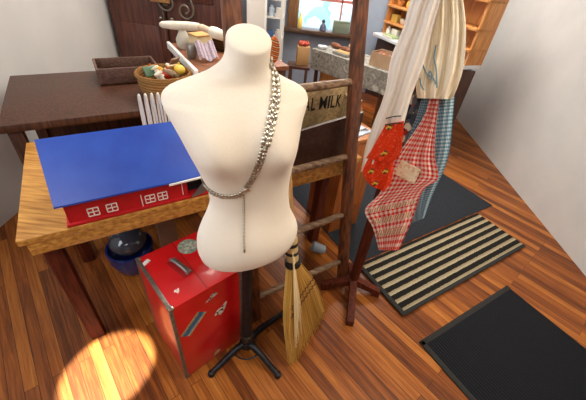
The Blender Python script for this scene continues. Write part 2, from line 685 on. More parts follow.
MB().tube([FC + Vector((math.cos(t) * .07, math.sin(t) * .07, .05)) for t in [-2.3 + i * .1 for i in range(18)]], .004, 8).build('brace', BLACK_IRON, form)

# ------------------------------------------------------------------ chain belt worn on the form
def hit(px, py):
    d = ray(px, py).normalized()
    p, n, i, dist = bvh.ray_cast(CAM, d)
    if p is not None and n.dot(d) > 0:
        n = -n
    return p, n
def hit_side(ang, z):
    d = Vector((math.cos(ang), math.sin(ang), 0))
    p, n, i, dist = bvh.ray_cast(FC + d * 1.0 + Vector((0, 0, z)), -d)
    if p is not None and n.dot(d) < 0:
        n = -n
    return p, n
belt = thing('chain_belt', FC + Vector((.1, 0, .9)), 'silver chain belt of linked discs slung across the dress form', 'chain belt')
def surf_path(pix):
    pts = [Vector((x, y, 0)) for x, y in pix]
    out = []
    for q in catmull(pts, 160):
        p, n = hit(q.x, q.y)
        if p is not None:
            out.append((p, n))
    return out
def resample(path, step):
    out = [path[0]]
    acc = 0
    for (p, n), (q, m) in zip(path, path[1:]):
        d = (q - p).length
        acc += d
        if acc >= step:
            out.append((q, m))
            acc = 0
    return out
def disc_chain(path, offs, r, step, name, m):
    b = MB()
    rs = resample(path, step)
    for i in range(len(rs) - 1):
        p, n = rs[i]
        t = (rs[i + 1][0] - p).normalized()
        side = n.cross(t).normalized()
        for o in offs:
            c = p + side * o + n * .0042
            R = Matrix((t, side, n)).transposed()
            b.lathe([(r * .55, -.0012), (r, -.0012), (r, .0008), (r * .75, .0022), (r * .3, .0026)], c, R @ Matrix.Rotation(random.uniform(-.28, .28), 3, 'Y') @ Matrix.Rotation(random.uniform(-.2, .2), 3, 'X'), seg=12)
            b.ball(c + t * step * .5, .0016, seg=6)
    o = b.build(name, m, belt)
    lk = MB()
    for of in offs:
        lk.tube([p + n.cross((rs[min(i + 1, len(rs) - 1)][0] - rs[max(i - 1, 0)][0]).normalized()).normalized() * of + n * .0012 for i, (p, n) in enumerate(rs)], r * .42, 6)
    lk.build('link_cord', BELTLINK, o)
    return o
# front strand from the right shoulder to the clasp
strand = surf_path([(270, 62), (274, 75), (275.5, 92), (272, 118), (266, 142), (259.5, 162), (252, 178), (246, 187)])
disc_chain(strand[:100], (-.0062, .0062), .0066, .0122, 'shoulder_strand', BELTSILVER)
disc_chain(strand[100:], (-.0045, .0045), .0052, .0095, 'lower_strand', BELTDULL)
under = surf_path([(246, 189), (238, 194.5), (228, 196), (218, 194.5), (209, 189), (204, 182.5), (202.5, 179)])
disc_chain(under, (-.004, .004), .0047, .0088, 'underbust_strand', BELTDULL)
# round the back
bk = []
for i in range(40):
    t = i / 39
    ang = math.radians(200 - 150 * t) + 0 * t
    z = 1.06 + .25 * t ** 1.3
    p, n = hit_side(ang, z)
    if p is not None:
        bk.append((p, n))
disc_chain(bk, (-.004, .004), .0052, .0105, 'back_strand', BELTDULL)
p, n = hit(246, 189)
pc = p + n * .006
cl = MB()
R = frame((1, .2, .15), n.cross(Vector((1, .2, .15))))
cl.box(pc, (.022, .014, .005), Matrix.Rotation(.5, 3, n) @ R, .002)
cl.build('clasp', BELTDULL, belt)
tp = surf_path([(243.5, 193), (243.5, 205), (243.7, 220), (244, 238), (244.5, 250)])
lk = MB()
rs = resample(tp, .0052)
for i, (p, n) in enumerate(rs[:-1]):
    t = (rs[i + 1][0] - p).normalized()
    sd = n.cross(t).normalized()
    w = sd if i % 2 else n
    c = p + n * .004
    lk.tube([c + t * math.cos(a) * .0042 + w * math.sin(a) * .0028 for a in [2 * PI * k / 10 for k in range(10)]], .0011, 6, closed=True)
lk.build('hanging_chain', BELTDULL, belt)
p, n = rs[-1]
tb = MB()
tb.lathe([(.001, -.012), (.0032, -.008), (.0042, 0), (.003, .006), (.001, .009)], p + n * .006, seg=12)
tb.build('drop_bead', BELTDULL, belt)

# ------------------------------------------------------------------ red trunk
c0 = Vector((-.398, .637, 0))
tx = Vector((.70, .72, 0)).normalized()
ty = Vector((-tx.y, tx.x, 0))
TW, TD, TH = .312, .31, .55
RT = Matrix((tx, ty, Vector((0, 0, 1)))).transposed()
def K(x, y, z):
    return c0 + tx * x + ty * y + Vector((0, 0, z))
trunk = thing('trunk', K(TW / 2, TD / 2, 0), 'red metal-cornered trunk standing on end and covered in stickers', 'trunk')
MB().box(K(TW / 2, TD / 2, TH / 2 + .002), (TW, TD, TH - .006), RT, .004).build('body', REDPAINT, trunk)
MB().box(K(TW / 2, TD / 2, TH - .001), (.0035, TD - .012, .0006), RT).build('seam', mat('deep_red_seam', '7a1012', .5), trunk)
def angle_trim(p, q, s1, s2, name='edge_trim'):
    b = MB()
    d = (q - p)
    x = d.normalized()
    w = .0125
    for u, v in ((s1, s2), (s2, s1)):
        c = (p + q) / 2 + u * w / 2 + v * -.0005
        b.box(c, (d.length, w, .003), Matrix((x, u, x.cross(u))).transposed(), .001)
    b.build(name, STEEL, trunk)
Zv = Vector((0, 0, 1))
angle_trim(K(0, 0, .006), K(0, 0, TH), tx, ty)
angle_trim(K(TW, 0, .006), K(TW, 0, TH), -tx, ty)
angle_trim(K(0, 0, TH), K(0, TD, TH), tx, -Zv)
angle_trim(K(0, TD, .006), K(0, TD, TH), tx, -ty)
for x in (0, TW):
    for y in (0, TD):
        sx, sy = (1 if x == 0 else -1), (1 if y == 0 else -1)
        if x == 0 or y == 0:
            MB().box(K(x + sx * .009, y + sy * .009, TH - .008), (.023, .023, .02), RT, .006).ball(K(x + sx * .012, y + sy * .012, TH + .002), .004, seg=8).build('corner_cap', SILVER if x == 0 else STEEL, trunk)
        MB().box(K(x + sx * .009, y + sy * .009, .010), (.023, .023, .02), RT, .005).build('corner_cap', STEEL, trunk)
# carrying handle on the top end
hp = at_z(170.5, 261, TH); hq = at_z(188, 274.5, TH)
hd = (hq - hp).normalized()
hm_ = (hp + hq) / 2
hs = Vector((-hd.y, hd.x, 0))
RH = Matrix((hd, hs, Zv)).transposed()
MB().box(hm_ + Zv * .001, ((hq - hp).length + .006, .042, .003), RH, .001).build('handle_shadow', mat('handle_shadow_red', '9c0f14', .4), trunk)  # thin deep red sheet, painted shadow under the handle
hnd = MB().tube(catmull([hp + Zv * .004, hp + hd * .012 + Zv * .016, hm_ + Zv * .019, hq - hd * .012 + Zv * .016, hq + Zv * .004], 16), .007, 10)
hnd.bar(hp + hs * .012 + Zv * .006, hq + hs * .012 + Zv * .006, .016, .006, bevel=.002)
hnd.build('handle', mat('grey_handle_metal', '8d8c88', .35, metal=.6), trunk)
def sticker(kind, cx, cy, w, h, ang, m, on='top', shape='rect'):
    if on == 'top':
        c = at_z(cx, cy, TH) + Zv * .0006
        ex, ey, nn = tx, ty, Zv
    else:
        c = at_plane(cx, cy, -ty, (-ty).dot(c0)) - ty * .0006
        ex, ey, nn = tx, Zv, -ty
    u = ex * math.cos(ang) + ey * math.sin(ang)
    v = nn.cross(u)
    if shape == 'rect':
        poly = [c + u * a * w / 2 + v * b_ * h / 2 for a, b_ in ((-1, -1), (1, -1), (1, 1), (-1, 1))]
    else:
        nn_ = 28
        wob = (lambda t: 1) if shape == 'round' else (lambda t: .78 + .22 * math.sin(3 * t + cx) + .12 * math.sin(5 * t))
        poly = [c + (u * math.cos(t) * w / 2 + v * math.sin(t) * h / 2) * wob(t) for t in [2 * PI * k / nn_ for k in range(nn_)]]
    o = MB().prism(poly, nn * .0008).build('sticker', m, trunk)
    o['label'] = kind
    return o
sticker('round grey green sticker', 188, 246.5, .088, .088, 0, blotch('round_sticker', [(0, '7d8a78'), (.25, 'a8ad9c'), (.5, '8f9a88'), (.72, '6c7f74'), (.88, 'a08d86')], 90), shape='round')
sticker('small white label', 146, 262.5, .034, .018, .45, blotch('white_sticker', [(0, 'e8e4de'), (.8, 'c9c2ba')], 150))
sticker('white heart sticker', 177, 291, .024, .024, .4, blotch('heart_sticker', [(0, 'eadfd6'), (.7, 'd8b8b4')], 150), shape='blob')
sticker('silver lettered sticker', 212, 296.5, .066, .026, .55, blotch('silver_sticker', [(0, 'b9b2aa'), (.4, '7b3a34'), (.55, '4c4a48'), (.75, 'c9c4bc')], 160), 'front', 'blob')
sticker('blue and yellow oblong sticker', 193.5, 324, .125, .05, .82, stripes('oblong_sticker', [(0, '4f6f96'), (.42, '8ea6b4'), (.55, 'c3b98c'), (.8, 'a89a70')], 'Object', tuple(tx * .73 - Zv * .68), 20, jitter=.2), 'front')
sticker('white and black cow shaped sticker', 221, 309.5, .085, .05, .75, blotch('cow_sticker', [(0, 'd9d2c8'), (.5, '34302e'), (.62, 'c9c0b8'), (.85, '8a6a60')], 110), 'front', 'blob')
sticker('small yellowed sticker', 217, 352, .045, .026, .5, blotch('yellow_sticker', [(0, 'c9b27c'), (.6, 'b09058')], 150), 'front', 'blob')

# ------------------------------------------------------------------ broom
STRAW = straw_mat('broom_straw', [(0, 'a87a30'), (.4, 'd0a048'), (.75, 'e2bc68'), (1, 'bf8c3a')])
PALE = straw_mat('pale_straw', [(0, 'dcc08a'), (.5, 'ecd8aa'), (1, 'dec490')])
neck_t = Vector((.010, .915, .715))
neck_b = Vector((.030, .893, .575))
BL = Vector((.075, .745, .004)); BR = Vector((.245, 1.075, .004))
bdir = (BR - BL).normalized()
bn = bdir.cross(Zv).normalized()
broom = thing('broom', (.14, .88, 0), 'straw broom with black bound neck standing beside the dress form', 'broom')
br = MB()
def straw(b, u, off, r0=.0016):
    top = neck_b + bdir * (u - .5) * .07 + bn * off * .7
    bot = BL.lerp(BR, u)
    bot = bot + bn * off * (1.25 - abs(u - .5)) + Vector((0, 0, 0))
    mid = top.lerp(bot, .42) + (bdir * (u - .5) * .065)
    pts = catmull([top, mid, bot + Vector((random.uniform(-.006, .006), random.uniform(-.006, .006), random.uniform(0, .025)))], 6)
    b.tube(pts, [r0, r0 * 1.1, r0 * 1.1, r0, r0, r0 * .8, r0 * .5], 4, cap=False)
for i in range(620):
    straw(br, min(1, max(0, random.betavariate(1.1, 1.1))), random.uniform(-.024, .024))
br.build('bristles', STRAW, broom)
core = MB()
def corefn(u, v):
    top = neck_b + bdir * (u - .5) * .05
    bot = BL.lerp(BR, .02 + u * .96) + Zv * .03
    p = top.lerp(bot, v) + bdir * (u - .5) * .24 * v * (1 - v)
    return p, bn
core.sheet(corefn, 12, 14, .022)
core.build('bristle_core', mat('broom_core', 'a87c34', .8, c2='cfa250', scale=30, stretch=(30, 30, 1)), broom)
ps = MB()
for i in range(26):
    u = random.uniform(-.03, .20)
    top = neck_t + bdir * random.uniform(-.016, .002) - Zv * .02 + bn * .014
    mid = neck_b + bdir * (u - .5) * .06 + bn * (.024)
    bot = BL.lerp(BR, u).lerp(mid, random.uniform(.25, .6)) + bn * .03
    ps.tube(catmull([top, mid, bot], 5), [.0028, .003, .003, .0028, .0022, .001], 5, cap=False)
ps.build('pale_stalks', PALE, broom)
ax_ = (neck_b - neck_t).normalized()
RN = frame(ax_.orthogonal(), ax_.cross(ax_.orthogonal()))
def neckring(t0, t1, r, name, m):
    p, q = neck_t.lerp(neck_b, t0), neck_t.lerp(neck_b, t1)
    MB().tube([p, p.lerp(q, .15), p.lerp(q, .85), q], [r * .93, r, r, r * .93], 18).build(name, m, broom)
MB().tube([neck_t - ax_ * .36, neck_t - ax_ * .05, neck_t + ax_ * .05], [.013, .015, .022], 14).build('handle', wood('broom_handle_wood', '9a7448', 'c49a64', axis=2), broom)
BANDBLK = mat('black_twine', '17150f', .6, bump=.5, scale=90)
neckring(0.0, .95, .0255, 'neck', mat('straw_neck', 'c0a068', .7, c2='d6bb86', scale=60, stretch=(8, 8, 1)))
for t0, t1, r in ((.16, .28, .0272), (.46, .56, .0285), (.78, 1.0, .034)):
    neckring(t0, t1, r, 'binding', BANDBLK)
for f_ in (.30, .38):
    st = MB()
    pts = []
    for k in range(29):
        u = k / 28
        top = neck_b + bdir * (u - .5) * .05
        bot = BL.lerp(BR, u)
        p = top.lerp(bot, f_) + bdir * (u - .5) * .06 + bn * (.026 + .004 * math.sin(k * 2))
        pts.append(p)
    st.tube(pts, .0024, 6)
    st.build('stitching', mat('brown_twine', '4a2c14', .8), broom)

# ------------------------------------------------------------------ ladder
KL = .2
def L(a, z, dn=0):
    return T(a, .882 + KL * z + dn, z)
lad = thing('ladder', L(.75, 0), 'old dark wooden ladder leaning on the pine table', 'ladder')
lu = (L(0, 1) - L(0, 0)).normalized()
MB().bar(L(.435, .0), L(.462, 2.1), .066, .036, up=AX.cross(lu), bevel=.005).build('rail', LADWOOD, lad)
MB().bar(L(1.035, .0), L(1.005, 2.1), .062, .036, up=AX.cross(lu), bevel=.005).build('rail', LADWOOD, lad)
for z in (.16, .48, .815, 1.165, 1.50, 1.84):
    la, lb = L(.435 + .013 * z, z - .006), L(1.035 - .014 * z, z + .004)
    MB().tube([la, la.lerp(lb, .06), la.lerp(lb, .3), la.lerp(lb, .7), la.lerp(lb, .94), lb], [.013, .016, .0185, .0185, .016, .013], 14).build('rung', RUNGWOOD, lad)

# ------------------------------------------------------------------ pine table
TN0, TN1, TA0, TA1, TZ = 1.072, 1.80, -.36, 1.14, .77
tab = thing('table', T((TA0 + TA1) / 2, (TN0 + TN1) / 2, 0), 'golden pine display table behind the dress form', 'table')
slab_an(TA0, TA1, TN0, TN1, TZ - .028, TZ, .004).build('tabletop', PINE, tab)
slab_an(TA0 + .02, TA1 - .03, TN0 + .006, TN0 + .03, TZ - .085, TZ - .028, .003).build('front_apron', PINE, tab)
slab_an(TA0 + .02, TA1 - .03, TN1 - .05, TN1 - .026, TZ - .085, TZ - .028, .003).build('back_apron', PINE, tab)
for a, n in ((TA0 + .06, TN0 + .10), (1.06, 1.27), (TA0 + .06, TN1 - .08), (1.06, TN1 - .08)):
    MB().box(T(a, n, (TZ - .03) / 2), (.06, .06, TZ - .03), ROT_AN, .004).build('leg', REDWOOD, tab)

# ------------------------------------------------------------------ toy barn on the table
BZ = TZ + .001
BA0, BA1, BN0, BN1 = -.20, .325, 1.085, 1.36
barn = thing('toy_barn', T((BA0 + BA1) / 2, (BN0 + BN1) / 2, BZ), 'red toy barn with a blue roof on the pine table', 'toy barn')
BRED = mat('barn_red', 'b3141c', .4, c2='bd1a20', scale=12)
BBLUE = mat('barn_blue', '1d43a8', .35, c2='2450b4', scale=9)
slab_an(BA0 - .01, BA1 + .01, BN0 - .01, BN1, BZ, BZ + .012, .002).build('base', BRED, barn)
RZ0, RZ1 = BZ + .112, BZ + .262
rn = (BN0 + BN1) / 2
# walls: front wall with a door opening, back wall, gable ends
MB().box(T((BA0 + .215) / 2, BN0 + .004, (BZ + RZ0) / 2), (.215 - BA0, .008, RZ0 - BZ), ROT_AN).box(
    T((.29 + BA1) / 2, BN0 + .004, (BZ + RZ0) / 2), (BA1 - .29, .008, RZ0 - BZ), ROT_AN).box(
    T(.2525, BN0 + .004, RZ0 - .012), (.075, .008, .024), ROT_AN).build('front_wall', BRED, barn)
slab_an(BA0, BA1, BN1 - .008, BN1, BZ + .01, RZ0).build('back_wall', BRED, barn)
for a in (BA0, BA1 - .008):
    MB().prism([T(a, BN0, BZ + .01), T(a, BN1, BZ + .01), T(a, BN1, RZ0), T(a, rn, RZ1 - .004), T(a, BN0, RZ0)], AX * .008).build('gable_wall', BRED, barn)
for s_, n_ in ((-1, BN0 - .022), (1, BN1 + .022)):
    zlow = RZ0 - .012
    MB().prism([T(BA0 - .02, n_, zlow), T(BA1 + .02, n_, zlow), T(BA1 + .02, rn, RZ1 + .006), T(BA0 - .02, rn, RZ1 + .006)], Vector((0, 0, .007))).build('roof_panel', BBLUE, barn)
WLINE = mat('white_toy_paint', 'e6e2da', .5)
def wline(b, a0, z0, a1, z1, w=.004):
    b.bar(T(a0, BN0 - .0012, z0), T(a1, BN0 - .0012, z1), .0024, w, up=Zv, bevel=0)
for a in (.072, .118, -.06, -.12):
    b = MB()
    z0, z1, w2 = BZ + .022, BZ + .055, .017
    for q in ((a - w2, z0, a + w2, z0), (a - w2, z1, a + w2, z1), (a - w2, z0, a - w2, z1), (a + w2, z0, a + w2, z1), (a, z0, a, z1), (a - w2, (z0 + z1) / 2, a + w2, (z0 + z1) / 2)):
        wline(b, *q, w=.0036)
    b.build('window_outline', WLINE, barn)
b = MB(); wline(b, .042, BZ + .012, .042, BZ + .065); b.build('corner_stripe', WLINE, barn)
b = MB(); wline(b, .195, BZ + .022, .195, BZ + .085, .003); b.build('door_stripe', WLINE, barn)
b = MB().bar(T(.145, BN0 - .026, BZ + .098), T(.30, BN0 - .026, BZ + .104), .006, .008, bevel=.001); b.build('door_track', WLINE, barn)
MB().prism([T(.225, BN0 - .02, BZ + .013), T(.285, BN0 - .004, BZ + .013), T(.285, BN0 - .004, BZ + .07), T(.225, BN0 - .02, BZ + .02)], NX * -.003).build('door_ramp', mat('silver_toy_metal', '9fa3a8', .3, metal=.8), barn)
slab_an(.216, .289, BN0 + .03, BN0 + .036, BZ + .012, RZ0 - .004, 0).build('interior_shade', mat('barn_inside_shade', '14161c', .9), barn)  # dark sheet standing in for the shade behind the door opening

# ------------------------------------------------------------------ milk crate on the table
CA0, CA1, CN0, CN1 = .60, 1.13, 1.13, 1.30
CZ = TZ + .001
crate = thing('crate', T((CA0 + CA1) / 2, (CN0 + CN1) / 2, CZ), 'wooden milk crate with unlit-toned front and black lettering behind the ladder', 'crate')
CRD = wood_dir('crate_unlit_wood', '2a1710', '43261a', AX)  # darker copy of the crate wood, shade of unlit panels put into colour
CRT = wood_dir('crate_tan_wood', '8d7450', 'b79c70', AX, .6)
MB().prism([T(CA0, CN0, CZ), T(CA1, CN0, CZ), T(CA1, CN0, CZ + .230), T(CA0, CN0, CZ + .168)], NX * .016).build('front_panel', CRD, crate)
slab_an(CA0, CA1, CN1 - .016, CN1, CZ, CZ + .31, .002).build('back_panel', CRT, crate)
for a in (CA0, CA1 - .016):
    MB().prism([T(a, CN0 + .016, CZ), T(a, CN1 - .016, CZ), T(a, CN1 - .016, CZ + .275), T(a, CN0 + .016, CZ + (.168 if a < 1 else .222))], AX * .016).build('side_panel', CRT, crate)
slab_an(CA0 + .016, CA1 - .016, CN0 + .016, CN1 - .016, CZ, CZ + .012, 0).build('bottom_panel', CRD, crate)
INK = mat('black_stencil_ink', '161310', .7)
def glyph(ch):
    fc = bpy.data.curves.new('letter', 'FONT')
    fc.body = ch
    fc.size = .1
    fc.extrude = .0008
    fc.offset = .0012
    fo = bpy.data.objects.new('letter', fc)
    col.objects.link(fo)
    dg = bpy.context.evaluated_depsgraph_get()
    lm = bpy.data.meshes.new_from_object(fo.evaluated_get(dg))
    bpy.data.objects.remove(fo)
    lm.materials.clear()
    lm.materials.append(INK)
    return lm
xa = .872
for ch, wd in (('A', .036), ('L', .030), (' ', .014), ('M', .050), ('I', .016), ('L', .032), ('K', .036)):
    if ch != ' ':
        lm = glyph(ch)
        xs = [v.co.x for v in lm.vertices]; ys = [v.co.y for v in lm.vertices]
        kx = (wd - .005) / (max(xs) - min(xs)); ky = .066 / max(ys)
        for v in lm.vertices:
            x, y, z = v.co
            v.co = AX * ((x - min(xs)) * kx) + Zv * (y * ky) - NX * z
        lo = bpy.data.objects.new('letter', lm)
        col.objects.link(lo)
        lo.location = T(xa, CN1 - .0172, CZ + .206)
        attach(lo, crate)
    xa += wd + .003

# ------------------------------------------------------------------ coat stand
CP = Vector((.414, 1.25, 0))
stand = thing('coat_stand', CP, 'red-brown wooden coat stand with crossed feet, hung with aprons', 'coat stand')
MB().box(CP + Vector((0, 0, .06 + .84)), (.042, .042, 1.68), Matrix.Rotation(.3, 3, 'Z'), .004).build('post', REDWOOD, stand)
for tip in ((.389, 1.0), (.232, 1.238), (.585, 1.232), (.422, 1.43)):
    e_ = Vector((*tip, 0)); d = (e_ - CP).normalized()
    b = MB()
    s_ = Vector((-d.y, d.x, 0)) * .02
    p = CP + d * .02
    prof = [(p, .11), (p, .06), (e_ - d * .05, .03), (e_ - d * .045, .001), (e_, .001), (e_, .045)]
    b.prism([q + Zv * h - s_ for q, h in prof], s_ * 2)
    b.build('foot', REDWOOD, stand)
for z, k in ((1.62, 0), (1.62, 1), (1.68, 2), (1.68, 3)):
    d = Vector((math.cos(k * PI / 2 + .6), math.sin(k * PI / 2 + .6), 0))
    MB().tube(catmull([CP + d * .015 + Zv * z, CP + d * .07 + Zv * (z - .01), CP + d * .095 + Zv * (z + .03)], 8), .008, 8).build('hook', BLACK_IRON, stand)

# ------------------------------------------------------------------ aprons
PN = Vector((.31, .95, 0)).normalized()
PX = Vector((PN.y, -PN.x, 0))
def cloth(rows, dist, amp=.012, folds=3, ph=0, thick=.003, nu=40, nv=50, v0=0, v1=1, u0=0, u1=1, lift=0, tilt=0):
    Lp = catmull([Vector((r[0], r[1], 0)) for r in rows], 60)
    Rp = catmull([Vector((r[2], r[3], 0)) for r in rows], 60)
    def pick(P, t):
        t = min(max(t, 0), 1) * 60
        i = min(int(t), 59)
        return P[i].lerp(P[i + 1], t - i)
    def fn(u, v):
        uu, vv = u0 + (u1 - u0) * u, v0 + (v1 - v0) * v
        q = pick(Lp, vv).lerp(pick(Rp, vv), uu)
        dd = dist - lift + tilt * vv + amp * math.sin(2 * PI * folds * uu + ph + 1.2 * math.sin(3 * vv)) * (.45 + .55 * vv) + amp * .4 * math.sin(2 * PI * folds * 2.3 * uu + ph * 2 + 5 * vv)
        return at_plane(q.x, q.y, PN, dd), -PN
    return MB().sheet(fn, nu, nv, thick)
LACE = mat('white_tulle', 'e8ddd0', .8, c2='efe8de', scale=20, stretch=(5, 5, .6), bump=.12, spec=.1, sheen=.2)
LINEN = mat('cream_linen', 'efe0c4', .85, c2='f5ead4', scale=25, stretch=(6, 6, .5), bump=.2, spec=.1)
REDEMB = mat('red_dotted_cloth', 'e03c1a', .8, c2='ec6440', scale=140, spec=.1, lo=.55, hi=.62)
GREEN = mat('dark_green_thread', '1f3a2c', .8)
# blue gingham at the back
ab = thing('apron', at_plane(425, 215, PN, 1.235), 'pale blue gingham apron hanging behind the red gingham one', 'apron', 'aprons on the coat stand')
rowsB = [(440, 20, 462, 15), (424, 70, 456, 66), (412, 110, 454, 106), (408, 160, 448, 158), (409, 200, 432, 196), (412, 223, 424, 218)]
cloth(rowsB, 1.235, .008, 3, .5).build('skirt', gingham('blue_gingham', '3f7f9a', 'c9dbe0', 26, 70), ab)
# floral apron
af = thing('apron', at_plane(405, 160, PN, 1.205), 'grey floral apron with red and cream blooms between two aprons', 'apron', 'aprons on the coat stand')
rowsF = [(438, 20, 456, 18), (424, 60, 448, 60), (407, 97, 426, 97), (398, 125, 419, 130), (392, 150, 410, 152), (386, 178, 402, 180)]
cloth(rowsF, 1.205, .007, 2, 2).build('skirt', blotch('floral_print', [(0, '3c3f48'), (.25, '5d5a5c'), (.42, 'd8cbb4'), (.6, '7c6a58'), (.74, 'a83430'), (.84, '2b2e36'), (.93, 'c9b896')], 48), af)
# dark plaid strip
ad = thing('apron', at_plane(418, 140, PN, 1.195), 'narrow teal and purple checked apron left of the red gingham', 'apron', 'aprons on the coat stand')
rowsD = [(444, 20, 454, 18), (432, 60, 444, 60), (422, 97, 431, 97), (416, 118, 425, 120), (406, 143, 414, 146), (399, 168, 406, 170)]
cloth(rowsD, 1.190, .004, 1, 2, nu=16).build('skirt', gingham('teal_check', '2f5a70', '8a98a0', 5, 40), ad)
# red gingham apron
ar = thing('apron', at_plane(395, 230, PN, 1.165), 'red and white gingham apron with a cream pocket and stitched bands', 'apron', 'aprons on the coat stand')
rowsR = [(444, 30, 458, 28), (437, 70, 448, 70), (430, 98, 440, 98), (424, 116, 437, 118), (412, 135, 435, 138), (397, 155, 435, 158), (388, 172, 438, 178), (379, 194, 426, 187), (365, 210, 419, 199), (373, 228, 412, 220), (379, 250, 399, 250)]
GREDM = gingham('red_gingham', 'dc2418', 'f6e8dc', 11, 42)
cloth(rowsR, 1.172, .009, 3.2, 1, nu=70, nv=110).build('skirt', GREDM, ar)
XST = stripes('cross_stitch_band', [(0, 'f0e0c6'), (.6, 'e07a5c')], 'Object', tuple(PX), 110, jitter=.4)
for va, vb in ((.80, .825), (.86, .885), (.92, .945)):
    cloth(rowsR, 1.172, .009, 3.2, 1, v0=va, v1=vb, u0=.06, u1=.94, lift=.005, nu=50, nv=4, thick=.002).build('stitched_band', XST, ar)
rowsP = [(402, 160, 421, 170), (397, 168, 417, 178), (395, 174, 414, 184)]
cloth(rowsP, 1.157, .001, 1, 0, nu=12, nv=8).build('pocket', blotch('cream_pocket_cloth', [(0, 'ecd9b8'), (.6, 'dfbf9a'), (.85, 'f0e4cc')], 110), ar)
# cream linen apron, embroidered blue
al = thing('apron', at_plane(432, 98, PN, 1.12), 'cream linen apron with blue embroidery, topmost on the stand', 'apron', 'aprons on the coat stand')
rowsL = [(446, -55, 462, -60), (430, -10, 462, -15), (424, 30, 466, 28), (418, 62, 464, 64), (416, 84, 458, 86), (417, 98, 452, 99)]
cloth(rowsL, 1.142, .014, 3.3, .8).build('skirt', LINEN, al)
EMB = mat('blue_embroidery', '6f8f9c', .8)
eb = MB()
for pts in ([(421, 60), (424, 68), (427, 74), (433, 78), (436, 84)], [(436, 45), (434, 58), (436, 68), (437, 88)], [(420, 78), (421, 85), (424, 90)], [(428, 76), (430, 71), (432, 77), (429, 80)]):
    eb.tube(catmull([at_plane(x, y, PN, 1.122) for x, y in pts], 14), .0022, 6)
eb.build('embroidery', EMB, al)
# white tulle apron with red embroidered ends
aw = thing('apron', at_plane(380, 185, PN, 1.09), 'sheer white apron ending in red embroidered panels', 'apron', 'aprons on the coat stand')
rowsW = [(440, -50, 456, -55), (413, -5, 442, -5), (403, 28, 432, 30), (391, 58, 424, 62), (385, 92, 412, 95), (374, 122, 405, 120), (366, 145, 400, 140), (361, 172, 393, 150)]
cloth(rowsW, 1.095, .011, 1.9, .6, nu=60, nv=70).build('sheer_skirt', LACE, aw)
rowsW1 = [(386, 124, 404, 121), (378, 138, 403, 138), (370, 152, 400, 154), (366, 158, 392, 163)]
cloth(rowsW1, 1.072, .006, 1.5, 0, nu=30, nv=20).build('embroidered_panel', REDEMB, aw)
rowsW2 = [(368, 159, 393, 160), (363, 170, 393, 172), (366, 179, 390, 184), (371, 186, 384, 191)]
cloth(rowsW2, 1.085, .008, 1.6, 1, nu=30, nv=20).build('embroidered_panel', REDEMB, aw)
for q in ((386, 118.5, 401, 116), (385, 125, 402, 123)):
    MB().tube([at_plane(q[0] + (q[2] - q[0]) * t, q[1] + (q[3] - q[1]) * t - .6 * math.sin(PI * t), PN, 1.062) for t in [i / 8 for i in range(9)]], .0022, 6).build('trim_band', GREEN, aw)
YEL = mat('yellow_thread', 'd9b63a', .8)
for (x, y, d_) in ((384, 153, 1.058), (371, 171, 1.065), (385, 171, 1.07), (375, 183, 1.07), (389, 127, 1.06)):
    m_ = MB()
    for dx, dy, r_ in ((0, 0, .0058), (-2.2, 1.2, .004), (2.0, .6, .0045)):
        m_.ball(at_plane(x + dx, y + dy, PN, d_), r_, (1, .45, 1), seg=10)
    mo = m_.build('motif', YEL, aw)
    m_ = MB()
    for dx, dy, r_ in ((.8, -1.8, .0038), (-.6, 2.2, .0042), (2.8, -1, .003)):
        m_.ball(at_plane(x + dx, y + dy, PN, d_ - .002), r_, (1, .45, 1), seg=8)
    m_.build('motif_leaf', GREEN, mo)

# ------------------------------------------------------------------ small things under the table
tag(MB().lathe([(.024, 0), (.030, .004), (.034, .05), (.036, .09), (.034, .09), (.031, .05), (.022, .008)], T(1.06, 1.12, .0365), frame((.3, .2, 1), (0, 1, 0)) , seg=20, cap=False).build('tumbler', mat('grey_blue_glass', '8f9aa6', .15, spec=.8)), 'grey blue tumbler lying on the boards by the ladder', 'tumbler')
bx = thing('box', (-.70, 1.33, 0), 'tall brown cardboard box under the table behind the trunk', 'box')
MB().box((-.72, 1.33, .18), (.10, .12, .36), ROT_AN, .003).build('carton', mat('brown_card', '6e4f3a', .8, c2='7d5c44', scale=8), bx)
MB().box((-.72, 1.33, .363), (.098, .03, .002), ROT_AN).build('tape', mat('parcel_tape', 'a5825c', .4), bx)
hl = thing('bowl', (-.90, 1.27, 0), 'shiny dark blue bowl stack on the floor under the table', 'bowl')
MB().lathe([(.05, 0), (.10, .02), (.125, .10), (.128, .17), (.118, .17), (.11, .10), (.06, .03)], (-.92, 1.25, .001), seg=32, cap=False).build('bowl_body', mat('cobalt_glaze', '1c2c6c', .12, coat=.6), hl)
MB().ball((-.92, 1.25, .21), .10, (1, 1, .75), seg=20).build('glass_dome', mat('smoky_glass', '39404c', .08, spec=.8), hl)

# ------------------------------------------------------------------ left background: armoire, scroll, shelves
arm = thing('armoire', (-1.33, 3.5, 0), 'tall dark brown armoire in the back left corner', 'armoire')
ARMW = wood('armoire_wood', '3a1d15', '5c3023', .5, axis=2, scale=4)
MB().box((-1.33, 3.5, 1.02), (1.06, .5, 2.0), bevel=.01).build('body', ARMW, arm)
MB().box((-1.33, 3.49, 2.06), (1.08, .53, .07), bevel=.02).build('cornice', ARMW, arm)
MB().box((-1.33, 3.5, .011), (1.02, .46, .02)).build('plinth', ARMW, arm)
for x in (-1.59, -1.07):
    dr = MB().box((x, 3.238, 1.06), (.50, .024, 1.78), bevel=.006)
    for zc in (.62, 1.5):
        dr.box((x, 3.224, zc), (.36, .012, .66), bevel=.005)
    do = dr.build('door', ARMW, arm)
    MB().ball((x + (.21 if x < -1.3 else -.21), 3.216, 1.02), .016, seg=12).build('knob', DULLSILVER, do)
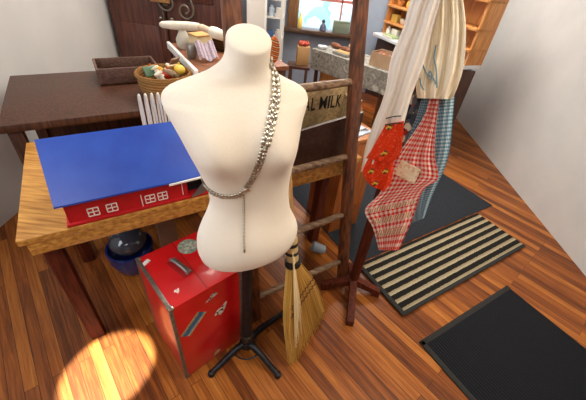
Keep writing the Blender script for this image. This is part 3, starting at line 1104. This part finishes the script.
# iron scroll hung on the armoire
scr = MB()
IRON = mat('grey_wrought_iron', '6e675c', .5, metal=.5)
def spiral(cx, cz, r0, turns, sgn, a0, y):
    return [Vector((cx + sgn * r0 * (1 - .75 * t) * math.cos(a0 + turns * 2 * PI * t), y, cz + r0 * (1 - .75 * t) * math.sin(a0 + turns * 2 * PI * t))) for t in [i / 30 for i in range(31)]]
ysc = 3.185
px0 = at_y(176, 2, ysc)
scr.tube(spiral(px0.x - .085, px0.z - .01, .075, 1.3, 1, PI, ysc), .008, 8)
scr.tube(spiral(px0.x + .075, px0.z - .06, .075, 1.3, -1, PI * .9, ysc), .008, 8)
scr.tube([px0 + Vector((-.16, 0, .01)), px0 + Vector((-.13, 0, .12)), px0 + Vector((0, 0, .22)), px0 + Vector((.1, 0, .12)), px0 + Vector((.15, 0, -.04))], .008, 8)
scr.tube([px0 + Vector((-.13, 0, -.07)), px0 + Vector((-.135, 0, -.34))], .004, 6)
scr.tube([px0 + Vector((0, 0, .22)), px0 + Vector((0, 0, .26)), px0 + Vector((0, .020, .28))], .008, 8)
so = tag(scr.build('scroll_bracket', IRON), 'grey wrought iron scroll bracket hanging on the armoire', 'bracket')
tag(MB().box(at_y(160, 1, 3.17) + Zv * .035, (.17, .02, .09), None, .004).build('plaque', wood('tan_plaque', '8a6036', 'a87a48', axis=0)), 'tan wooden plaque fixed above the iron scroll bracket', 'plaque')

# lower dark bench and white-lipped shelf
ben = thing('bench', T(.1, 2.2, 0), 'dark low bench carrying baskets behind the toy barn', 'bench')
slab_an(-.45, .50, 1.86, 2.62, .80, .84, .004).build('bench_top', DARKWOOD, ben)
for a, n in ((-.40, 1.91), (.45, 1.91), (-.40, 2.57), (.45, 2.57)):
    MB().box(T(a, n, .40), (.06, .06, .80), ROT_AN, .004).build('leg', DARKWOOD, ben)
slab_an(-.42, .47, 2.57, 2.60, .40, .80, .003).build('back_panel', DARKWOOD, ben)
SZ = 1.0
sh = thing('shelf', T(.8, 2.3, 0), 'brown display shelf with a bright white front lip', 'shelf')
SHW = wood_dir('shelf_brown', '6b3f26', '90593a', NX)
slab_an(.535, 1.15, 1.93, 2.62, SZ - .03, SZ, .003).build('shelf_board', SHW, sh)
slab_an(.515, .535, 1.93, 2.62, SZ - .035, SZ + .012, .003).build('lip', mat('bright_white_lip', 'f0efec', .35), sh)
for a, n in ((.57, 1.97), (1.11, 1.97), (.57, 2.58), (1.11, 2.58)):
    MB().box(T(a, n, (SZ - .03) / 2), (.05, .05, SZ - .03), ROT_AN, .003).build('post', DARKWOOD, sh)
slab_an(.56, 1.12, 2.58, 2.60, .2, SZ - .03, 0).build('back_panel', DARKWOOD, sh)

def basket(name, c, r, h, m, label, lbl_group=None, lid=False):
    t = thing(name, c, label, 'basket', lbl_group)
    b = MB()
    b.lathe([(r * .8, 0), (r * .86, .01), (r * .98, h * .6), (r, h), (r * .94, h), (r * .92, h * .6), (r * .78, .015)], c, seg=36)
    b.build('basket_body', m, t)
    MB().tube([Vector(c) + Vector((r * math.cos(a), r * math.sin(a), h)) for a in [2 * PI * k / 32 for k in range(32)]], .011, 8, closed=True).build('rim', m, t)
    return t
WICK = stripes('wicker_weave', [(0, '8a6238'), (.5, 'b08a58')], 'Object', (0, 0, 1), 60, jitter=.4)
WDK = stripes('dark_wicker_weave', [(0, '3c2a1c'), (.5, '5a4028')], 'Object', (0, 0, 1), 60, jitter=.4)
bc = T(.355, 2.02, .841)
basket('basket', bc, .148, .14, WICK, 'tan wicker basket of bright trinkets beside the white lip')
TRK = ['c8321e', 'e0a63a', 'e8dfc8', 'b59a72', 'd8642c', '8f7a60', 'c9c2b0', '4c6a50', 'e3c24c', 'b0483a', 'cfc8bc', '7a5a44']
SHAPES = ['ornament', 'wrapped_sweet', 'wooden_spool', 'tag_card']
words = {'c8321e': 'scarlet', 'e0a63a': 'amber', 'e8dfc8': 'ivory', 'b59a72': 'sand coloured', 'd8642c': 'orange', '8f7a60': 'taupe', 'c9c2b0': 'bone coloured', '4c6a50': 'moss green', 'e3c24c': 'yellow', 'b0483a': 'brick red', 'cfc8bc': 'off-white', '7a5a44': 'brown'}
for i, c_ in enumerate(TRK):
    a_ = i * 2.4
    rr = .110 * math.sqrt((i + .5) / 12)
    p = bc + Vector((rr * math.cos(a_), rr * math.sin(a_), .135 + .012 * (i % 3)))
    m_ = mat('trinket_' + str(i), c_, .4)
    kind = i % 4
    R = Matrix.Rotation(a_, 3, 'Z') @ Matrix.Rotation(.5, 3, 'X')
    if kind == 0:
        o = MB().ball(p, .032, (1, 1, .9), seg=14).lathe([(.006, 0), (.006, .012)], p + Vector((0, 0, .028)), seg=8).build('ornament', m_)
        tag(o, words[c_] + ' round ornament lying in the tan wicker basket', 'ornament', 'trinkets in the wicker basket')
    elif kind == 1:
        o = MB().tube([p + R @ Vector((x, 0, 0)) for x in (-.055, -.035, -.028, 0, .028, .035, .055)], [.016, .004, .014, .018, .014, .004, .013], 10).build('wrapped_sweet', m_)
        tag(o, words[c_] + ' twisted paper parcel lying in the tan wicker basket', 'parcel', 'trinkets in the wicker basket')
    elif kind == 2:
        o = MB().lathe([(.024, 0), (.024, .008), (.013, .014), (.013, .05), (.024, .056), (.024, .064)], p - Vector((0, 0, .03)), R, seg=14).build('wooden_spool', m_)
        tag(o, words[c_] + ' wooden spool lying in the tan wicker basket', 'spool', 'trinkets in the wicker basket')
    else:
        o = MB().box(p + Vector((0, 0, .02)), (.075, .012, .055), R, .004).build('greeting_card', m_)
        tag(o, words[c_] + ' folded card lying in the tan wicker basket', 'card', 'trinkets in the wicker basket')
# shallow dark tray behind
tc_ = T(.20, 2.42, .841)
tr = thing('tray', tc_, 'dark wooden tray with raised rim behind the wicker basket', 'tray')
MB().box(tc_ + Zv * .01, (.36, .24, .018), ROT_AN, .003).build('tray_base', DARKWOOD, tr)
for da, dn, w, d_ in ((0, -.115, .36, .014), (0, .115, .36, .014), (-.175, 0, .014, .216), (.175, 0, .014, .216)):
    MB().box(tc_ + AX * da + NX * dn + Zv * .055, (w, d_, .09), ROT_AN, .003).build('rim', wood('tray_rim', '4c342a', '6d5044', axis=0), tr)
# wire handled rack left edge
wr = MB()
wc = T(.15, 1.50, .772)
for k in range(5):
    p = wc + AX * (k * .026)
    wr.tube(catmull([p, p + Zv * .16 - NX * .02, p + Zv * .28 + NX * .0, p + Zv * .22 + NX * .06, p + NX * .07], 16), .005, 6)
wr.tube([wc - AX * .01, wc + AX * .115], .005, 6).tube([wc + NX * .07 - AX * .01, wc + NX * .07 + AX * .115], .005, 6)
tag(wr.build('wire_rack', mat('white_wire', 'd8d4cc', .4)), 'white curved wire rack standing behind the toy barn roof', 'rack')
# items on the white-lipped shelf
i1 = thing('box', T(.66, 2.30, SZ), 'cream card box on the white-lipped shelf', 'box')
MB().box(T(.68, 2.33, SZ + .056), (.12, .10, .11), ROT_AN @ Matrix.Rotation(.3, 3, 'Z'), .004).build('carton', mat('cream_card', 'd8c49a', .7), i1)
MB().box(T(.68, 2.33, SZ + .116), (.126, .106, .012), ROT_AN @ Matrix.Rotation(.3, 3, 'Z'), .003).build('lid', mat('tan_card', 'c39a5e', .7), i1)
i2 = MB().lathe([(.03, 0), (.045, .02), (.05, .06), (.03, .10), (.02, .12), (.026, .135)], T(.595, 2.45, SZ + .001), seg=20).build('jug', mat('silver_grey_glaze', 'b9b4a8', .25))
tag(i2, 'small silver grey jug beside the cream card box', 'jug')
i2 = MB().lathe([(.028, 0), (.034, .02), (.034, .08), (.03, .085)], T(.585, 2.22, SZ + .001), seg=18).build('tin', mat('pewter_tin', '86807a', .3, metal=.7))
tag(i2, 'little pewter tin just behind the white lip', 'tin')
i3 = tag(MB().sheet(lambda u, v: (T(.60 + .12 * u, 2.10 + .10 * v, SZ + .018 + .08 * v + .012 * math.sin(u * 9)), (Zv - NX).normalized()), 16, 8, .006).build('cloth', stripes('lilac_lace', [(0, '9d8b98'), (.5, 'c4b6c0')], 'Object', tuple(AX), 40, jitter=.5)), 'lilac lace cloth draped on the white-lipped shelf', 'cloth')
basket('basket', T(.87, 2.40, SZ + .001), .10, .09, WDK, 'dark brown basket under the white wooden paddle')
# white paddle / long pin lying on top of the shelf goods
p0, p1 = at_y(160, 24.5, 2.2), at_y(226, 37, 2.02)
pd = thing('rolling_pin', (p0 + p1) / 2, 'long white rolling pin lying over the dark brown basket', 'rolling pin')
PWH = mat('chalky_white_paint', 'e9e2d2', .6, c2='d9cfba', scale=14)
pm = at_y(200, 27, 2.10)
def along(t):
    return p0.lerp(pm, t / .52) if t < .52 else pm.lerp(p1, (t - .52) / .48)
MB().tube([along(t) for t in (0, .01, .04, .15, .40, .50, .52)], [.006, .014, .020, .024, .025, .021, .01], 16).build('barrel', PWH, pd)
MB().tube([along(t) for t in (.51, .56, .66, .72)], [.016, .02, .018, .02], 12).build('handle', mat('pale_wood_pin', 'c9ae92', .6, c2='d8c4ac', scale=20), pd)
MB().tube([along(t) for t in (.71, .73, .80, .95, 1.0)], [.016, .028, .032, .028, .01], 16).build('end_grip', PWH, pd)

# ------------------------------------------------------------------ background right of the neck
# patterned orange scarf-like bird cloth peeking behind the neck
oc = at_y(273.5, 50, 1.72)
ot = thing('figurine', oc - Zv * .07, 'orange striped figurine on a stick just behind the neck', 'figurine')
MB().ball(oc, .042, (.75, .75, 1.5), seg=18).build('body', stripes('orange_stripes', [(0, 'c8602c'), (.4, 'e8c69a'), (.6, '7a2a1c'), (.8, 'd88a4c')], 'Object', (.3, 0, 1), 50, jitter=.3), ot)
MB().tube([oc - Zv * .05, Vector((oc.x, oc.y, .775))], .006, 8).lathe([(.04, .771), (.04, .780), (.012, .786)], (oc.x, oc.y, 0), seg=16).build('stick', DARKWOOD, ot)

# white rack by the back wall
rk = thing('shelf_rack', (-.50, 4.3, 0), 'white open rack of small goods left of the window', 'rack')
RX0, RX1, RY0, RY1 = -.62, -.37, 4.18, 4.48
for x in (RX0, RX1):
    for y in (RY0, RY1):
        MB().box((x, y, .85), (.025, .025, 1.7)).build('upright', WHITE_PAINT, rk)
RLV = (.45, .74, .98, 1.16, 1.40)
for z in RLV:
    MB().box(((RX0 + RX1) / 2, (RY0 + RY1) / 2, z), (RX1 - RX0 + .02, RY1 - RY0 + .02, .016)).build('shelf_board', WHITE_PAINT, rk)
rc = ['c23a50', '6f8fb8', 'e4e0e0', 'a8405c', '3d5a8c', 'd9d0c6', '8a3a34', 'b8c8d8', 'e8e4dc', '704a44']
rw = ['crimson', 'light blue', 'white', 'plum', 'navy', 'stone', 'maroon', 'ice blue', 'ivory', 'brown']
for li, z in enumerate(RLV[:4]):
    for k in range(3):
        ci = (li * 3 + k) % 10
        x = RX0 + .042 + k * .084
        h = (.09, .10, .085, .11)[(li + k) % 4]
        b = MB()
        if (k + li) % 3 == 0:
            b.lathe([(.026, 0), (.032, .01), (.034, h * .7), (.02, h * .85), (.02, h)], (x, RY0 + .05, z + .0085), seg=14)
            nm, kd = 'jar', 'jar'
        else:
            b.box((x, RY0 + .06, z + .0085 + h / 2), (.062, .07, h), Matrix.Rotation(.1, 3, 'Z'), .004)
            nm, kd = 'gift_box', 'box'
        lev = ('lowest', 'second lowest', 'middle', 'fourth')[li]
        tag(b.build(nm, mat('rack_goods_' + str(ci), rc[ci], .45)), rw[ci] + ' ' + kd + ' on the ' + lev + ' board of the white rack', kd, 'goods on the white rack')

# things on the window sill
SILZ = WZ0 + .003
gbx = at_y(341, 27, 4.53)
g = thing('box', (gbx.x, 4.53, SILZ), 'grey green box on the right end of the window sill', 'box')
MB().box((gbx.x, 4.53, SILZ + .061), (.20, .09, .12), None, .004).build('carton', mat('sage_card', '66705c', .6, c2='71796a', scale=9), g)
MB().box((gbx.x, 4.53, SILZ + .127), (.206, .096, .012), None, .003).build('lid', mat('sage_lid', '74806a', .6), g)
fx = at_y(323, 27, 4.53).x
fg = thing('figurine', (fx, 4.53, SILZ), 'dark little seated figurine on the window sill', 'figurine')
MB().lathe([(.035, 0), (.045, .01), (.04, .05), (.018, .085), (.012, .09)], (fx, 4.53, SILZ + .001), seg=16).build('body', mat('slate_glaze', '4b5266', .4), fg)
MB().ball((fx, 4.53, SILZ + .108), .022, seg=14).build('head', mat('slate_dark', '333844', .4), fg)
yb = MB().lathe([(.025, 0), (.03, .01), (.03, .10), (.012, .13), (.012, .17)], (-.165, 4.53, SILZ + .001), seg=14).build('bottle', mat('yellow_bottle_glass', 'e0c868', .2))
tag(yb, 'yellow glass bottle at the left end of the window sill', 'bottle')

# far table with grey patterned cover
FP = Vector((.03, 3.95, 0)); FQ = Vector((.80, 3.27, 0))
fd = (FQ - FP).normalized(); fn_ = Vector((-fd.y, fd.x, 0))
RF = Matrix((fd, fn_, Zv)).transposed()
FL = (FQ - FP).length
FZ = .75
def G(a, n, z):
    return FP + fd * a + fn_ * n + Zv * z
ft = thing('table', G(FL / 2, .2, 0), 'far table with a lower shelf under a grey patterned cover', 'table')
MB().box(G(FL / 2, .2, FZ - .016), (FL, .40, .03), RF, .003).build('tabletop', DARKWOOD, ft)
MB().box(G(FL / 2, .22, .33), (FL - .05, .36, .03), RF, .003).build('lower_shelf', wood('orange_shelf', 'a04f20', 'c06c30', axis=0), ft)
for a in (.06, FL - .06):
    for n in (.04, .36):
        MB().box(G(a, n, (FZ - .03) / 2), (.035, .035, FZ - .03), RF, .003).build('leg', DARKWOOD, ft)
COV = blotch('grey_brocade', [(.32, '66645e'), (.45, '99968e'), (.54, '74726b'), (.68, 'b4b0a8')], 13, voronoi=False)
cv = MB()
cv.sheet(lambda u, v: (G(FL * u, -.010 - .006 * math.sin(u * 40) * v, FZ + .004 - .21 * v), -fn_), 60, 8, .004)
cv.box(G(FL / 2, .195, FZ + .0035), (FL + .004, .41, .005), RF)
tag(cv.build('tablecloth', COV), 'grey patterned cloth covering the far table', 'tablecloth')
# barrel on its lower shelf
bp = G(.17, .21, .346)
ba = thing('barrel', bp, 'tan straight-sided drum on the lower shelf of the far table', 'barrel')
MB().lathe([(.135, 0), (.145, .01), (.15, .10), (.148, .2), (.14, .205)], bp, seg=36).build('drum', wood('drum_wood', 'b07a42', 'cc9a5e', axis=2), ba)
MB().lathe([(.147, .01), (.151, .012), (.152, .03), (.147, .032)], bp, seg=36, cap=False).build('hoop', mat('hoop_brown', '7a4a26', .5), ba)
# goods on the far table
BRD = mat('brown_crust', '6a3a22', .6, c2='8a5434', scale=25)
for k, (a, n, w_) in enumerate(((.12, .26, 'left'), (.30, .22, 'right'))):
    p = G(a, n, FZ + .037)
    o = MB().ball(p, .03, (2.6, 1.1, 1), RF, seg=16).build('loaf', BRD)
    tag(o, ('long brown loaf beside the tan paper bag end of the cloth', 'long brown loaf next to the grey tray on the cloth')[k], 'loaf', 'loaves on the far table')
ty_ = thing('tray', G(.36, .10, FZ + .007), 'grey shallow tray on the patterned cloth', 'tray')
MB().box(G(.36, .09, FZ + .022), (.20, .12, .03), RF, .004).build('tray_body', mat('grey_tin_tray', '8b8880', .45), ty_)
MB().box(G(.36, .09, FZ + .040), (.17, .09, .006), RF, .002).build('tray_lining', mat('ochre_lining', 'a98a54', .7), ty_)
tag(MB().lathe([(.03, 0), (.05, .008), (.055, .03), (.05, .03), (.03, .012)], G(.06, .09, FZ + .0065), seg=20).build('dish', mat('white_dish', 'd8dadd', .25)), 'small white dish at the left corner of the cloth', 'dish')
tag(MB().ball(G(.30, .34, FZ + .053), .046, (1.1, 1, .95), seg=16).lathe([(.006, .09), (.004, .115)], G(.30, .34, FZ), seg=8).build('gourd', mat('pale_gourd', 'c4a888', .6, c2='b3906c', scale=12)), 'pale round gourd behind the loaves', 'gourd')
cb = G(.86, .16, FZ + .007)
cbx = thing('box', cb, 'open cardboard box on the cloth right of the ladder', 'box')
CARD = mat('cardboard', 'a5876a', .8, c2='b39678', scale=10)
for da, dn, w, d_ in ((0, -.10, .26, .006), (0, .10, .26, .006), (-.127, 0, .006, .194), (.127, 0, .006, .194)):
    MB().box(cb + fd * da + fn_ * dn + Zv * .065, (w, d_, .13), RF).build('side', CARD, cbx)
MB().box(cb + Zv * .004, (.248, .194, .006), RF).build('bottom', CARD, cbx)
for k, c_ in enumerate(('7c4630', '9a5c3c', '6a3626', 'c9a080')):
    p = cb + fd * (-.085 + .055 * k) + fn_ * (.02 * (-1) ** k) + Zv * .10
    o = MB().ball(p, .03, (1, 1.5, .9), RF, seg=12).ball(p + fn_ * .03 + Zv * .015, .013, seg=8).build('wooden_toy', mat('toy_brown_' + str(k), c_, .5))
    tag(o, ('dark brown', 'chestnut', 'mahogany', 'pale tan')[k] + ' rounded wooden toy inside the open cardboard box', 'toy', 'wooden toys in the cardboard box')
# tan paper bag on a dark stool left of the far table
sg = at_y(301, 52, 3.55)
stl = thing('stool', (sg.x, 3.6, 0), 'dark stool holding a tan paper bag below the window', 'stool')
SZT = .66
MB().box((sg.x - .01, 3.6, SZT - .015), (.24, .2, .03), None, .004).build('seat', DARKWOOD, stl)
for dx in (-.095, .075):
    for dy in (-.08, .08):
        MB().box((sg.x + dx, 3.6 + dy, (SZT - .03) / 2), (.03, .03, SZT - .03), None, .003).build('leg', DARKWOOD, stl)
pb = thing('paper_bag', (sg.x, 3.6, SZT), 'tan paper bag with red tissue on the dark stool', 'paper bag')
MB().box((sg.x + .02, 3.6, SZT + .091), (.13, .09, .18), Matrix.Rotation(.2, 3, 'Z'), .004).build('bag', mat('kraft_paper', 'b08a5c', .8, c2='a37d50', scale=9), pb)
tb = MB()
for k in range(5):
    tb.lathe([(.008, 0), (.022, .03), (.004, .055)], (sg.x - .02 + .02 * k, 3.6 + .015 * (-1) ** k, SZT + .178), seg=8)
tb.build('tissue', mat('red_tissue', 'b04a34', .8), pb)

# right-hand wall shelves
SP = Vector((.76, 4.48, 0)); SQ = Vector((1.36, 3.22, 0))
sd = (SQ - SP).normalized(); sn_ = Vector((-sd.y, sd.x, 0))
RS = Matrix((sd, sn_, Zv)).transposed()
SL = (SQ - SP).length
def S_(a, n, z):
    return SP + sd * a + sn_ * n + Zv * z
su = thing('shelf_unit', S_(SL / 2, .15, 0), 'orange pine shelf unit with a white counter behind the aprons', 'shelf unit')
OPINE = wood('orange_pine', 'b8733a', 'd69a5a', axis=2)
MB().box(S_(SL / 2, .16, .885), (SL, .34, .035), RS, .003).build('counter', mat('white_counter', 'e2e4ea', .35), su)
MB().box(S_(SL / 2, .19, .42), (SL - .04, .26, .84), RS, .004).build('cabinet', DARKWOOD, su)
for z in (1.03, 1.20, 1.42):
    MB().box(S_(SL / 2, .21, z), (SL, .22, .022), RS, .003).build('shelf_board', OPINE, su)
MB().box(S_(SL / 2, .325, 1.22), (SL, .014, .64), RS).build('back_panel', OPINE, su)
for a in (.012, SL - .012):
    MB().box(S_(a, .22, 1.22), (.024, .20, .64), RS, .003).build('end_panel', OPINE, su)
gd = ['e6e0d0', '3c4a40', 'c8884c', '87a878', 'b02c34', 'd8d4c8', '4a3a30', 'e0c060', '8fb0b8', 'c9a27c', '55606c', 'd86a4c']
gw = ['ivory', 'dark green', 'copper', 'leaf green', 'red', 'off-white', 'dark brown', 'golden', 'aqua', 'tan', 'slate', 'coral']
gi = 0
for lv, (z, nm_) in enumerate(((.9025, 'white counter'), (1.041, 'lower pine board'), (1.211, 'upper pine board'))):
    for k in range(6):
        a = .09 + k * .15 + .02 * lv
        ci = (gi * 5 + lv) % 12
        gi += 1
        c = S_(a, .20 if lv else .15, z + .001)
        b = MB()
        if (k + lv) % 3 == 0:
            h = .09
            b.lathe([(.026, 0), (.032, .01), (.03, h * .6), (.014, h * .8), (.016, h)], c, seg=14); nm, kd = 'bottle', 'bottle'
        elif (k + lv) % 3 == 1:
            b.box(c + Zv * .04, (.11, .07, .08), RS, .004); nm, kd = 'gift_box', 'box'
        else:
            b.lathe([(.03, 0), (.045, .02), (.05, .055), (.046, .055), (.03, .015)], c, seg=16); nm, kd = 'bowl', 'bowl'
        wp = ('first', 'second', 'third', 'fourth', 'fifth', 'sixth')[k]
        tag(b.build(nm, mat('shelf_goods_' + str(gi), gd[ci], .4)), gw[ci] + ' ' + kd + ' on the ' + nm_ + ', ' + wp + ' from the window', kd, 'goods on the ' + nm_)
gp = thing('book', S_(.30, .06, .904), 'green covered book lying at the front of the white counter', 'book')
MB().box(S_(.28, .05, .917), (.20, .10, .026), RS, .003).build('cover', mat('green_cover', '93a878', .5), gp)
MB().box(S_(.28, .046, .917), (.192, .10, .018), RS, .001).build('pages', mat('page_cream', 'e8e2d0', .8), gp)

# pine box right of the ladder with papers and scissors
pc_ = T(1.33, 1.42, 0)
pbx = thing('storage_box', pc_, 'orange pine chest under a blue-white paper right of the ladder', 'chest')
MB().box(pc_ + Zv * .366, (.26, .30, .716), ROT_AN, .004).build('body', wood('chest_pine', '8f4c20', 'b3682f', axis=2), pbx)
MB().box(pc_ + Zv * .735, (.28, .32, .03), ROT_AN, .005).build('lid', wood_dir('chest_lid_pine', '9a5a2a', 'bc7a3e', AX), pbx)
tag(MB().box(pc_ + Zv * .756 - AX * .02, (.20, .24, .010), ROT_AN @ Matrix.Rotation(.2, 3, 'Z'), .001).build('paper', mat('blue_white_paper', 'b9c6dc', .7)), 'pale blue stack of paper on the pine chest', 'paper')
sc_ = thing('scissors', pc_ + Zv * .7625, 'black handled scissors lying on the blue paper', 'scissors')
zz = Zv * .766
MB().tube([pc_ + zz + AX * (-.06 + .02 * math.cos(t)) + NX * (-.05 + .015 * math.sin(t)) for t in [2 * PI * k / 14 for k in range(14)]], .004, 6, closed=True).build('handle', mat('black_plastic', '15161a', .4), sc_)
MB().tube([pc_ + zz + AX * (-.06 + .02 * math.cos(t)) + NX * (-.09 + .015 * math.sin(t)) for t in [2 * PI * k / 14 for k in range(14)]], .004, 6, closed=True).build('handle', mat('black_plastic_grip', '15161a', .4), sc_)
MB().bar(pc_ + zz + AX * -.04 + NX * -.055, pc_ + zz + AX * .08 + NX * -.085, .010, .003).bar(pc_ + zz + AX * -.04 + NX * -.085, pc_ + zz + AX * .08 + NX * -.065, .010, .003).build('blades', SILVER, sc_)
tag(MB().lathe([(.05, 0), (.06, .01), (.055, .08), (.035, .12), (.04, .14)], pc_ + Zv * .7505 + NX * .10 + AX * .095, seg=20).build('crock', mat('tan_crock', 'b08858', .5, c2='9a7040', scale=10)), 'tan stoneware crock at the back of the pine chest', 'crock')

# ------------------------------------------------------------------ light
def area(name, loc, target, size, power, color, sy=None):
    d = bpy.data.lights.new(name, 'AREA')
    d.energy = power
    d.color = color
    d.size = size
    if sy:
        d.shape = 'RECTANGLE'
        d.size_y = sy
    o = bpy.data.objects.new(name, d)
    col.objects.link(o)
    o.location = loc
    o.rotation_euler = (Vector(target) - Vector(loc)).to_track_quat('-Z', 'Y').to_euler()
    return o
area('ceiling_lamp', (-.4, -.7, 2.62), (-.3, .2, 0), 1.1, 30, (1, .93, .85))
area('ceiling_lamp', (1.15, .75, 2.62), (.9, 1.0, 0), .9, 34, (1, .87, .70))
area('ceiling_lamp', (-.7, 2.5, 2.62), (-.7, 2.6, 0), .9, 44, (1, .92, .82))
area('ceiling_lamp', (.6, 3.7, 2.62), (.6, 3.7, 0), 1.0, 75, (1, .93, .84))
area('shop_window_light', (-1.8, .1, 1.7), (0, .9, .8), 1.0, 27, (.80, .90, 1), 1.4)
w = bpy.data.worlds.new('sky')
scn.world = w
w.use_nodes = True
w.node_tree.nodes['Background'].inputs[0].default_value = (.80, .92, 1, 1)
w.node_tree.nodes['Background'].inputs[1].default_value = 3.2
sp = bpy.data.lights.new('added_floor_spot', 'SPOT')  # added spot, lays the bright patch on the floor at lower left
sp.energy = 4200
sp.spot_size = math.radians(7.6)
sp.spot_blend = .2
sp.color = (.80, .92, 1)
sp.shadow_soft_size = .02
so_ = bpy.data.objects.new('added_floor_spot', sp)
col.objects.link(so_)
so_.location = (-1.5, -.4, 2.5)
so_.rotation_euler = (Vector((-.765, .63, 0)) - so_.location).to_track_quat('-Z', 'Y').to_euler()

vs = scn.view_settings
scn.display_settings.display_device = 'sRGB'
vs.view_transform = 'Standard'
vs.look = 'None'
vs.gamma = 1
vs.use_curve_mapping = False
vs.exposure = -0.03
